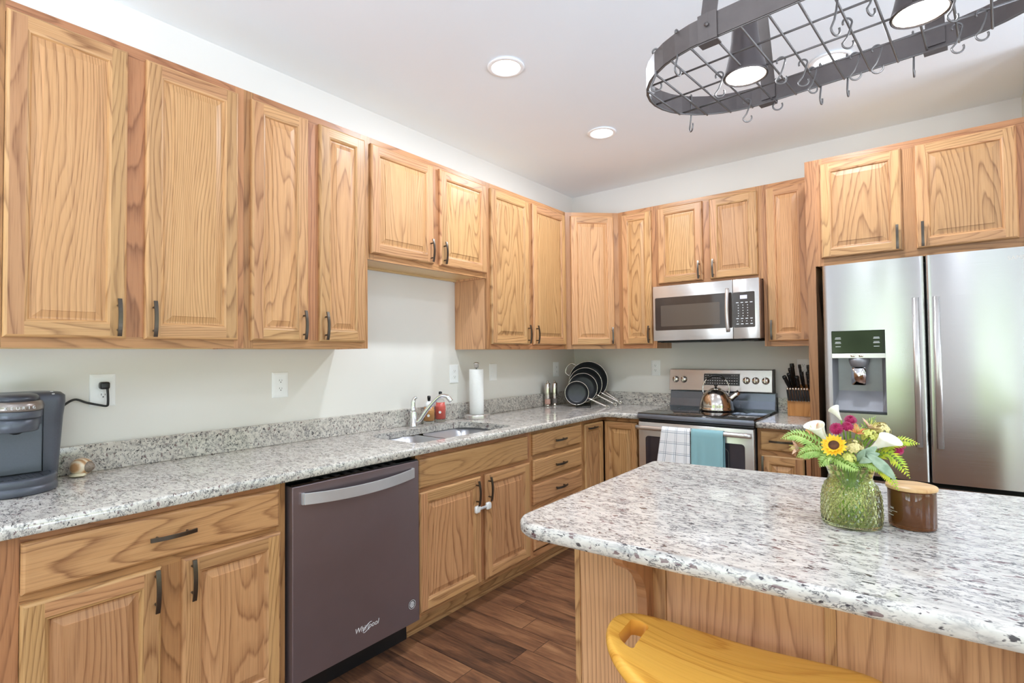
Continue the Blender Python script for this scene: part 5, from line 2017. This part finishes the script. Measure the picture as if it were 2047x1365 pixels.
def leaf_mat(name, a, b, rough=0.5):
    m, t_, p = new_mat(name)
    c = t_.nodes.new('ShaderNodeTexCoord')
    n = nd(t_, 'ShaderNodeTexNoise', ins={'Scale': 60.0, 'Detail': 3.0})
    t_.links.new(c.outputs['Object'], n.inputs['Vector'])
    t_.links.new(ramp(t_, n.outputs['Fac'], [(0.35, a), (0.65, b)]), p.inputs['Base Color'])
    p.inputs['Roughness'].default_value = rough
    p.inputs['Subsurface Weight'].default_value = 0.0
    return m


STEMG = leaf_mat('stem_green', srgb(116, 150, 44), srgb(140, 176, 62))
FERN = leaf_mat('fern_green', srgb(132, 166, 76), srgb(178, 200, 112))
FERNY = leaf_mat('fern_yellow', srgb(150, 186, 50), srgb(216, 208, 60))
SAGE = leaf_mat('sage_leaf', srgb(128, 150, 124), srgb(158, 176, 150))
YELLOW = leaf_mat('yellow_petal', srgb(244, 186, 22), srgb(252, 206, 44))
BROWNC = leaf_mat('seed_disc', srgb(62, 34, 20), srgb(100, 60, 30), 0.8)
CRIMSON = leaf_mat('crimson_petal', srgb(150, 24, 74), srgb(190, 50, 104))
CREAM = leaf_mat('cream_petal', srgb(236, 230, 206), srgb(248, 244, 230))
ORANGE = leaf_mat('orange_petal', srgb(222, 134, 74), srgb(236, 170, 116))
PEACH = leaf_mat('peach_petal', srgb(226, 176, 148), srgb(240, 206, 178))
BEIGEF = leaf_mat('beige_floret', srgb(206, 190, 122), srgb(226, 210, 150))
LIMEF = leaf_mat('lime_floret', srgb(188, 190, 84), srgb(214, 212, 116))


def stem(parent, org, head, drift=None):
    """Stalk from the head down through the neck of the vase to its floor."""
    h = head - VC
    neck = VC + Vector((h.x * 0.26, h.y * 0.26, 0.117))
    foot = VC + Vector((-h.x * 0.22, -h.y * 0.22, 0.0125))
    mid = neck.lerp(head, 0.5) + Vector((h.x * -0.06, h.y * -0.06, 0.010))
    for p in (neck, foot):
        d = Vector((p.x - VC.x, p.y - VC.y, 0))
        if d.length > 0.034:
            d *= 0.034 / d.length
            p.x, p.y = VC.x + d.x, VC.y + d.y
    pts = spline([tuple(foot - org), tuple(neck - org), tuple(mid - org), tuple(head - org)], 6)
    mb = MB()
    mb.tube(pts, 0.0021, 7)
    return mb.build('stem', STEMG, parent)


def frame_of(n):
    n = Vector(n).normalized()
    u = (Vector((0, 0, 1)) - n * n.z)
    u = u.normalized() if u.length > 1e-3 else Vector((1, 0, 0))
    s_ = u.cross(n)
    return Matrix((s_, u, n)).transposed()


def petal(mb, F, a, r0, r1, w, lift, curl=0.0, n=5, mat=0, o=Vector((0, 0, 0))):
    """One petal in the flower frame F (z = facing), from r0 to r1 at angle a."""
    vs_, fs = [], []
    for i in range(n + 1):
        k = i / n
        r = r0 + (r1 - r0) * k
        z = lift * k + curl * k * k
        ww = w * math.sin(PI * (0.12 + 0.86 * k) ** 0.8) if k < 1 else w * 0.06
        for s_, dz in ((-1, 0.18), (0, 0.0), (1, 0.18)):
            p = Vector((r * math.cos(a) - s_ * ww * math.sin(a), r * math.sin(a) + s_ * ww * math.cos(a), z + dz * ww))
            vs_.append(F @ p + o)
    for i in range(n):
        for j in range(2):
            fs.append((i * 3 + j, i * 3 + j + 1, i * 3 + j + 4, i * 3 + j + 3))
    mb.add([tuple(v) for v in vs_], fs, mat, smooth=True)


def toward(dx, h, f):
    return (VR * dx + VF * f + Vector((0, 0, h))).normalized()


GB = 'flowers in the green vase'
# sunflower
p = at(-0.038, 0.198, -0.060)
t = thing('sunflower', 'yellow sunflower with a dark centre facing out of the bouquet', 'flower', p, 0, GB)
F = frame_of(toward(-0.10, 0.50, -0.85))
mb = MB()
for k in range(19):
    petal(mb, F, 2 * PI * k / 19 + rng.uniform(-0.06, 0.06), 0.010, 0.0295 + rng.uniform(-0.003, 0.003), 0.0052, 0.001, rng.uniform(-0.002, 0.004))
for k in range(14):
    petal(mb, F, 2 * PI * k / 14 + 0.2 + rng.uniform(-0.1, 0.1), 0.009, 0.020 + rng.uniform(-0.003, 0.003), 0.0042, 0.004, 0.004, o=F @ Vector((0, 0, 0.001)))
mb.build('petals', YELLOW, t)
mb = MB()
mb.M = F.to_4x4()
mb.lathe([(0.0, -0.004), (0.010, -0.003), (0.0125, 0.001), (0.011, 0.004), (0.006, 0.0045), (0.0, 0.0035)], 24)
mb.build('center', BROWNC, t)
stem(t, p, p + F @ Vector((0, 0, -0.004)))


def mum(lab, p, r, face):
    t = thing('chrysanthemum', lab, 'flower', p, 0, GB)
    F = frame_of(face)
    mb = MB()
    for ring in range(6):
        ph = ring / 5
        nn = [16, 15, 13, 11, 8, 5][ring]
        rr = r * math.cos(ph * 1.35)
        zz = r * 0.62 * math.sin(ph * 1.35)
        for k in range(nn):
            petal(mb, F, 2 * PI * k / nn + ring * 0.37, rr * 0.35, rr, r * 0.20, r * (0.10 + 0.30 * ph), -r * 0.10, 3, o=F @ Vector((0, 0, zz - r * 0.2)))
    mb.M = F.to_4x4()
    mb.lathe([(0.0, -r * 0.3), (r * 0.55, -r * 0.2), (r * 0.62, r * 0.1), (r * 0.3, r * 0.42), (0.0, r * 0.46)], 14)
    mb.build('petals', CRIMSON, t)
    stem(t, p, p + F @ Vector((0, 0, -r * 0.3)))


mum('round crimson chrysanthemum just above the sunflower, lowest of the trio', at(-0.032, 0.234, -0.020), 0.0165, toward(-0.2, 0.5, -0.8))
mum('crimson chrysanthemum in the middle of the trio above the sunflower', at(-0.004, 0.240, -0.010), 0.0145, toward(0.1, 0.6, -0.7))
mum('crimson chrysanthemum at the top of the trio above the sunflower', at(0.004, 0.255, 0.004), 0.0150, toward(0.05, 0.85, -0.5))
mum('small crimson chrysanthemum nearest the refrigerator handle, upper of two', at(0.126, 0.201, 0.010), 0.0110, toward(0.5, 0.5, -0.6))
mum('small crimson chrysanthemum hanging out beside the sage leaves, lower of two', at(0.117, 0.189, -0.004), 0.0125, toward(0.4, 0.1, -0.8))


def calla(lab, p, up, size, open_to):
    """Funnel shaped spathe flaring to one side, with a spadix."""
    t = thing('calla_lily', lab, 'flower', p, 0, GB)
    F = frame_of(up)
    lo = F.transposed() @ Vector(open_to)
    a0 = math.atan2(lo.y, lo.x)
    vs_, fs = [], []
    nu, nv = 22, 9
    for j in range(nv):
        k = j / (nv - 1)
        for i in range(nu):
            q = 2 * PI * i / (nu - 1) * 0.97
            side = 0.5 + 0.5 * math.cos(q)      # 1 at the seam of the fold
            r = size * (0.07 + 0.40 * k ** 1.8 * (0.75 + 0.45 * (1 - side)))
            z = size * (k * (1.0 + 0.45 * (1 - side) * k) - 0.05) - size * 0.12 * k ** 4
            th = q + a0
            vs_.append(F @ Vector((r * math.cos(th), r * math.sin(th), z)))
    for j in range(nv - 1):
        for i in range(nu - 1):
            fs.append((j * nu + i, j * nu + i + 1, (j + 1) * nu + i + 1, (j + 1) * nu + i))
    mb = MB()
    mb.add([tuple(v) for v in vs_], fs, smooth=True)
    sp = mb.build('spathe', CREAM, t)
    md = sp.modifiers.new('thick', 'SOLIDIFY')
    md.thickness = 0.0008
    mb = MB()
    mb.tube([tuple(F @ Vector((0, 0, size * 0.1))), tuple(F @ Vector((0, 0, size * 0.75)))], [0.0022, 0.0015], 8)
    mb.build('spadix', YELLOW, t)
    stem(t, p, p + F @ Vector((0, 0, -size * 0.02)))


calla('cream calla lily leaning out beside the sunflower', at(-0.052, 0.195, -0.012), toward(-0.55, 0.85, -0.05), 0.050, toward(0.4, 0.6, -0.7))
calla('cream calla lily lying open above the grey-green leaves', at(0.046, 0.187, -0.020), toward(0.75, 0.60, -0.15), 0.050, toward(0.2, 0.9, -0.4))
calla('slim pale calla bud standing up highest of all in the bouquet', at(-0.020, 0.250, 0.030), toward(-0.50, 0.86, 0.05), 0.030, toward(-0.4, 0.6, 0.2))


def lily(lab, p, face, size, mat, n=6):
    t = thing('peruvian_lily', lab, 'flower', p, 0, GB)
    F = frame_of(face)
    mb = MB()
    for k in range(n):
        petal(mb, F, 2 * PI * k / n + (0.2 if k % 2 else 0), size * 0.08, size * (1.0 if k % 2 else 0.86), size * 0.24, size * 0.75, -size * 0.25)
    mb.build('petals', mat, t)
    mb = MB()
    for k in range(5):
        a = 2 * PI * k / 5
        mb.tube([tuple(F @ Vector((0, 0, size * 0.1))), tuple(F @ Vector((size * 0.3 * math.cos(a), size * 0.3 * math.sin(a), size * 0.8)))], 0.0006, 5)
    mb.build('stamens', LIMEF, t)
    stem(t, p, p + F @ Vector((0, 0, 0)))


lily('orange Peruvian lily in the middle top of the bouquet', at(0.018, 0.222, -0.004), toward(0.25, 0.9, -0.4), 0.028, ORANGE)
lily('peach Peruvian lily behind the orange one', at(0.052, 0.232, 0.018), toward(0.4, 0.8, -0.1), 0.030, PEACH)
lily('orange Peruvian lily at the far side of the cream calla, above the ferns', at(-0.088, 0.216, 0.005), toward(-0.7, 0.6, -0.3), 0.027, ORANGE)
lily('peach Peruvian lily drooping below the long fern', at(-0.132, 0.178, -0.010), toward(-0.95, 0.0, -0.3), 0.026, PEACH)


def cluster(lab, p, r, mat, seed):
    t = thing('hydrangea', lab, 'flower', p, 0, GB)
    r2 = random.Random(seed)
    mb = MB()
    for k in range(46):
        d = Vector((r2.gauss(0, 1), r2.gauss(0, 1), abs(r2.gauss(0, 1)) * 0.9 - 0.15)).normalized()
        F = frame_of(d)
        o = d * r * r2.uniform(0.72, 1.0)
        for q in range(4):
            petal(mb, F, PI / 2 * q + k, 0.0008, 0.0068, 0.0032, 0.0012, -0.0015, 2, o=o)
    mb.build('florets', mat, t)
    stem(t, p, p)


cluster('beige hydrangea head right beside the sunflower', at(0.008, 0.192, -0.040), 0.023, BEIGEF, 1)
cluster('lime-yellow hydrangea head behind the lying calla lily', at(0.050, 0.215, -0.004), 0.021, LIMEF, 2)
cluster('beige hydrangea head at the back towards the refrigerator', at(0.078, 0.230, 0.022), 0.021, BEIGEF, 3)
cluster('small lime hydrangea head low in front, between sunflower and vase rim', at(-0.004, 0.166, -0.052), 0.017, LIMEF, 4)


def fern(lab, pts, width, mat, n=17, face=(0.02, -0.72, 0.70)):
    """Arching frond with paired leaflets."""
    org = pts[0]
    t = thing('fern_frond', lab, 'fern', org, 0, GB)
    path = spline([tuple(p - org) for p in pts], 10)
    N = len(path)
    mb = MB()
    mb.tube(path, [0.0013 - 0.0009 * i / (N - 1) for i in range(N)], 6)
    mb.build('rachis', STEMG, t)
    mb = MB()
    fc = Vector(face).normalized()
    for k in range(n):
        q = 0.08 + 0.92 * k / (n - 1)
        i = min(N - 2, int(q * (N - 1)))
        p = path[i].lerp(path[i + 1], q * (N - 1) - i)
        tg = (path[i + 1] - path[i]).normalized()
        sd = tg.cross(fc).normalized()
        up = sd.cross(tg)
        ln = width * (math.sin(PI * min(1.0, 0.22 + 0.80 * q)) ** 0.8) * 1.0 + 0.002
        for s_ in (-1, 1):
            d = (sd * s_ * 0.83 + tg * 0.55).normalized()
            w = tg * (ln * 0.17 + 0.0008)
            tip = p + d * ln - up * ln * 0.22
            m1 = p + d * ln * 0.35 + w * 0.9 + up * ln * 0.03
            m2 = p + d * ln * 0.70 + w * 0.55 - up * ln * 0.06
            l1 = p + d * ln * 0.35 - w * 0.9 + up * ln * 0.03
            l2 = p + d * ln * 0.70 - w * 0.55 - up * ln * 0.06
            mb.add([tuple(v) for v in (p, l1, l2, tip, m2, m1)], [(0, 1, 2, 3, 4, 5)], smooth=False)
    mb.build('leaflets', mat, t)
    stem(t, org, org)


fern('long light green fern frond reaching furthest towards the knife block', [at(-0.035, 0.150, -0.030), at(-0.085, 0.196, -0.030), at(-0.135, 0.215, -0.035), at(-0.176, 0.203, -0.04)], 0.026, FERN, 19)
fern('light green fern frond below the long one, drooping at its tip', [at(-0.030, 0.148, -0.040), at(-0.070, 0.178, -0.05), at(-0.105, 0.178, -0.055), at(-0.134, 0.162, -0.055)], 0.026, FERN, 17)
fern('light green fern frond spilling over the front of the vase rim', [at(-0.045, 0.160, -0.030), at(-0.035, 0.168, -0.055), at(-0.005, 0.158, -0.070), at(0.020, 0.146, -0.075)], 0.022, FERN, 15)
fern('short light green fern frond under the sunflower', [at(-0.020, 0.150, -0.045), at(-0.045, 0.172, -0.06), at(-0.062, 0.164, -0.068), at(-0.074, 0.146, -0.07)], 0.020, FERN, 13)
fern('green fern frond pointing at the refrigerator handles', [at(0.040, 0.155, 0.000), at(0.085, 0.195, 0.0), at(0.125, 0.212, -0.005), at(0.162, 0.208, -0.01)], 0.021, FERNY, 17)
fern('yellow-tipped fern frond falling past the small crimson flowers', [at(0.045, 0.152, -0.010), at(0.085, 0.182, -0.02), at(0.115, 0.165, -0.03), at(0.137, 0.133, -0.035)], 0.020, FERNY, 16)
fern('yellow-green fern frond hanging down towards the candle', [at(0.035, 0.150, -0.030), at(0.068, 0.152, -0.05), at(0.092, 0.135, -0.055), at(0.110, 0.106, -0.055)], 0.018, FERNY, 15)


def sage(lab, leaves, org):
    t = thing('sage_sprig', lab, 'leaf sprig', org, 0, GB)
    for a, b, w, bow in leaves:
        a, b = a - org, b - org
        d = b - a
        sd = d.cross(VF * -1 + Vector((0, 0, 0.6))).normalized()
        up = sd.cross(d).normalized()
        vs_, fs = [], []
        n = 9
        for i in range(n + 1):
            k = i / n
            ww = w * math.sin(PI * (0.05 + 0.93 * k)) ** 0.75
            c = a + d * k + up * bow * math.sin(PI * k)
            for s_, dz in ((-1, 0.30), (-0.5, 0.10), (0, 0.0), (0.5, 0.10), (1, 0.30)):
                vs_.append(tuple(c + sd * s_ * ww + up * dz * ww))
        for i in range(n):
            for j in range(4):
                fs.append((i * 5 + j, i * 5 + j + 1, (i + 1) * 5 + j + 1, (i + 1) * 5 + j))
        mb = MB()
        mb.add(vs_, fs, smooth=True)
        o = mb.build('leaf', SAGE, t)
        md = o.modifiers.new('thick', 'SOLIDIFY')
        md.thickness = 0.0007
    stem(t, org, org)


o = at(0.022, 0.160, -0.045)
sage('grey-green sprig of broad soft leaves over the vase rim towards the candle', [
    (at(0.024, 0.163, -0.048), at(0.064, 0.200, -0.045), 0.0105, 0.006), (at(0.026, 0.165, -0.05), at(0.070, 0.186, -0.055), 0.0100, 0.006),
    (at(0.040, 0.184, -0.058), at(0.103, 0.132, -0.070), 0.0115, 0.008), (at(0.022, 0.162, -0.05), at(0.050, 0.168, -0.075), 0.0090, 0.006),
    (at(0.020, 0.160, -0.045), at(0.036, 0.194, -0.060), 0.0085, 0.004)], o)
fern('light green fern frond spreading over the vase rim under the grey-green leaves', [at(0.010, 0.150, -0.040), at(0.030, 0.165, -0.060), at(0.058, 0.160, -0.066), at(0.080, 0.144, -0.066)], 0.018, FERN, 14)
fern('green fern frond rising at the back of the bouquet', [at(0.020, 0.155, 0.020), at(0.030, 0.200, 0.030), at(0.045, 0.240, 0.034), at(0.066, 0.262, 0.03)], 0.018, FERN, 14)
fern('short green fern frond behind the cream calla lily', [at(-0.030, 0.155, 0.010), at(-0.060, 0.195, 0.015), at(-0.085, 0.225, 0.015), at(-0.110, 0.236, 0.012)], 0.018, FERN, 14)

# ---------------------------------------------------------------- hanging pot rack
RC, RZ = Vector((2.330, -2.675, 2.050)), math.radians(-5)
HS, RR, BH, EX = 0.190, 0.2125, 0.056, 1.15
t = thing('pot_rack', 'oval dark metal pot rack with two lights hanging from the ceiling over the island', 'pot rack', RC, RZ)


def stadium(rr, n=18):
    o = []
    for k in range(n + 1):
        a = -PI / 2 + PI * k / n
        o.append((HS + rr * EX * math.cos(a), rr * math.sin(a)))
    for k in range(n + 1):
        a = PI / 2 + PI * k / n
        o.append((-HS + rr * EX * math.cos(a), rr * math.sin(a)))
    return o


mb = MB()
so, si = stadium(RR), stadium(RR - 0.0032)
rings = [[(x, y, 0.0) for x, y in so], [(x, y, BH) for x, y in so], [(x, y, BH) for x, y in si], [(x, y, 0.0) for x, y in si]]
mb.loops(rings + [rings[0]], 0, False, False, False)
mb.build('band', RACKMETAL, t, bevel=0.0006)
mb = MB()
for v in (-0.106, 0.0, 0.106):
    x = HS + EX * math.sqrt((RR - 0.004) ** 2 - v * v)
    mb.tube([(-x, v, 0.0032), (x, v, 0.0032)], 0.0026, 8)
us = [-0.4025 + 0.0575 * k for k in range(15)]
for u in us:
    e = abs(u) - HS
    v = RR - 0.004 if e <= 0 else math.sqrt(max(1e-6, (RR - 0.004) ** 2 - (e / EX) ** 2))
    mb.tube([(u, -v, -0.0022), (u, v, -0.0022)], 0.0026, 8)
mb.tube([(x, y, 0.0) for x, y in stadium(RR - 0.005)], 0.0026, 6, 0, True)
mb.build('grid', WIRE, t)
for su in (-1, 1):
    u = su * 0.187
    for sv in (-1, 1):
        mb = MB()
        v = sv * (RR + 0.0026)
        mb.tube([(u, v, -0.004), (u, v, BH + 0.004)], 0, 4, flat=(0.0022, 0.021) if False else (0.0022, 0.0022))
        mb.box(u - 0.022, u + 0.022, min(v - 0.002, v + 0.002), max(v - 0.002, v + 0.002), -0.005, BH + 0.003)
        vi = sv * (RR - 0.022)
        mb.box(u - 0.022, u + 0.022, min(v, vi), max(v, vi), -0.0085, -0.0055)
        mb.lathe([(0.0, -0.004), (0.005, -0.003), (0.005, 0.0), (0.0, 0.0)], 12, 0, (u, v + sv * (0.004 if sv < 0 else -0.0005), BH * 0.55), True, 'y')
        mb.build('clip', RACKMETAL, t)
        mb = MB()
        pts = [(u, sv * (RR - 0.0062), 0.010), (u, sv * (RR - 0.0062), BH), (u, sv * (RR - 0.06), 0.24), (u, sv * 0.055, 0.430), (u, sv * 0.012, 0.450)]
        for a, b in zip(pts[:-1], pts[1:]):
            a, b = Vector(a), Vector(b)
            d = (b - a).normalized()
            nn = Vector((1, 0, 0)).cross(d) * 0.0018
            q = []
            for p in (a - d * 0.0005, b + d * 0.0005):
                for sx2, sn in ((-1, -1), (1, -1), (1, 1), (-1, 1)):
                    q.append(tuple(p + Vector((sx2 * 0.0185, 0, 0)) + nn * sn))
            mb.add(q, [(0, 1, 5, 4), (1, 2, 6, 5), (2, 3, 7, 6), (3, 0, 4, 7), (3, 2, 1, 0), (4, 5, 6, 7)])
        mb.build('strap', RACKMETAL, t)
mb = MB()
mb.box(-0.22, 0.22, -0.016, 0.016, 0.4505, 0.468)
for su in (-1, 1):
    mb.tube([(su * 0.187, 0, 0.468), (su * 0.187, 0, ZC - RC.z - 0.02)], 0.007, 12)
    mb.lathe([(0.0, ZC - RC.z - 0.0205), (0.05, ZC - RC.z - 0.0205), (0.055, ZC - RC.z - 0.012), (0.055, ZC - RC.z - 0.0005), (0.0, ZC - RC.z - 0.0005)], 28, 0, (su * 0.187, 0, 0))
mb.build('hanger_bar', RACKMETAL, t)
for su in (-1, 1):
    u = su * 0.178
    mb = MB()
    prof = [(0.0525, -0.010), (0.054, -0.008), (0.052, -0.001), (0.047, 0.016), (0.040, 0.045), (0.034, 0.080), (0.031, 0.115), (0.030, 0.165), (0.026, 0.172), (0.006, 0.174), (0.006, 0.4502)]
    inner = [(0.0035, 0.168), (0.024, 0.166), (0.028, 0.115), (0.031, 0.080), (0.037, 0.045), (0.044, 0.016), (0.0495, -0.001), (0.0510, -0.010)]
    mb.lathe(prof, 36, 0, (u, 0, 0), caps=False)
    mb.lathe(inner, 36, 0, (u, 0, 0), caps=False)
    sh = mb.build('lamp_shade', plain('shade_bronze', srgb(96, 88, 88), 0.4, 0.6), t)
    mb = MB()
    mb.lathe([(0.0475, -0.0085), (0.0515, -0.0085), (0.0515, -0.005), (0.0475, -0.005)], 36, 0, (u, 0, 0), closed=True)
    mb.build('lamp_rim', POLISH, sh)
    mb = MB()
    mb.lathe([(0.0, -0.010), (0.030, -0.0092), (0.0470, -0.0065), (0.0470, -0.003), (0.0, -0.003)], 36, 0, (u, 0, 0))
    mb.build('bulb', LAMPFACE, sh)
    wp = Matrix.Translation(RC) @ Matrix.Rotation(RZ, 4, 'Z') @ Vector((u, 0, -0.016))
    lamp('hanging_lamp', wp, 0.085, 1.0)


def hook_mesh(ln, r1, r2_, wire):
    """S-hook: upper crook over the wire at the origin, lower crook open to the other side."""
    mb = MB()
    pts = []
    for k in range(11):
        a = PI * 1.15 - PI * 1.15 * k / 10
        pts.append((r1 * math.cos(a) , 0, r1 * math.sin(a)))
    pts = [(p[0], 0, p[2] - r1 + wire + 0.0026) for p in pts]
    x0 = pts[-1][0]
    pts.append((x0 * 0.5, 0, -ln * 0.35))
    pts.append((-x0 * 0.2, 0, -ln * 0.62))
    zc = -ln + r2_
    for k in range(11):
        a = PI + PI * 1.15 * k / 10
        pts.append((r2_ * math.cos(a) * -1 * -1 + 0.0, 0, zc + r2_ * math.sin(a)))
    mb.tube(pts, wire, 7)
    o = mb.build('s_hook', WIRE)
    me = o.data
    bpy.data.objects.remove(o)
    return me


HK = {'s': hook_mesh(0.062, 0.0095, 0.0115, 0.0021), 'l': hook_mesh(0.085, 0.0095, 0.0125, 0.0023), 'b': hook_mesh(0.105, 0.0075, 0.013, 0.0024)}
# (along, across, on what, kind, turn in degrees, label)
HOOKS = [
    (-0.267, -0.200, 'band', 'b', 80, 'S-hook over the near curve of the pot rack band, second from the tip'),
    (-0.342, -0.165, 'band', 'b', 25, 'S-hook over the very tip of the oval pot rack band'),
    (-0.383, 0.130, 'band', 'b', -50, 'S-hook hanging lowest of all, alone under the rounded end of the pot rack'),
    (-0.23, -0.039, 'wire', 's', 10, 'S-hook on the grid just before the first lamp of the pot rack'),
    (-0.23, 0.16, 'wire', 's', 20, 'S-hook under the far curve of the pot rack with its open crook showing'),
    (-0.164, 0.2109, 'band', 'l', 20, 'S-hook over the far band right beside the bolted clip'),
    (-0.094, 0.0, 'wire', 's', 10, 'S-hook on the grid just behind the first lamp, first of the close trio'),
    (-0.0575, 0.05, 'wire', 's', 10, 'S-hook on the grid behind the first lamp, second of the close trio'),
    (-0.05, 0.106, 'wire', 's', 40, 'S-hook on the grid against the far band, third of the close trio'),
    (-0.055, 0.2109, 'band', 'b', 85, 'S-hook over the far band seen edge-on, just before the glare of the ceiling light'),
    (0.007, 0.2109, 'band', 'b', 88, 'S-hook over the far band seen edge-on, just past the glare of the ceiling light'),
    (0.0575, -0.061, 'wire', 's', 30, 'S-hook high on the middle of the grid between the two lamps'),
    (0.042, 0.106, 'wire', 's', 15, 'S-hook on the far grid wire past the glare, first of two'),
    (0.086, 0.106, 'wire', 's', 12, 'S-hook on the far grid wire before the second lamp, second of two'),
    (0.145, 0.2109, 'band', 'b', 88, 'S-hook over the far band beside the second bolted clip'),
    (0.23, 0.131, 'wire', 's', 20, 'S-hook with an open crook just beyond the second lamp'),
    (0.271, 0.106, 'wire', 's', 20, 'S-hook furthest towards the refrigerator on the pot rack grid'),
    (0.0575, -0.178, 'wire', 'l', 60, 'S-hook close to the near band between the lamps, cut by the top of the picture'),
    (0.115, -0.16, 'wire', 's', 60, 'S-hook close to the near band right before the second lamp'),
    (0.23, -0.021, 'wire', 's', 40, 'S-hook right in front of the second lamp, bright in its light'),
]
RM = Matrix.Translation(RC) @ Matrix.Rotation(RZ, 4, 'Z')
for u, v, on, kd, turn, lab in HOOKS:
    z = BH if on == 'band' else 0.003
    o = link('s_hook', HK[kd], None, tuple(RM @ Vector((u, v, z))), (0, 0, math.radians(turn)))
    tag(o, lab, 'hook', 'S-hooks on the pot rack')
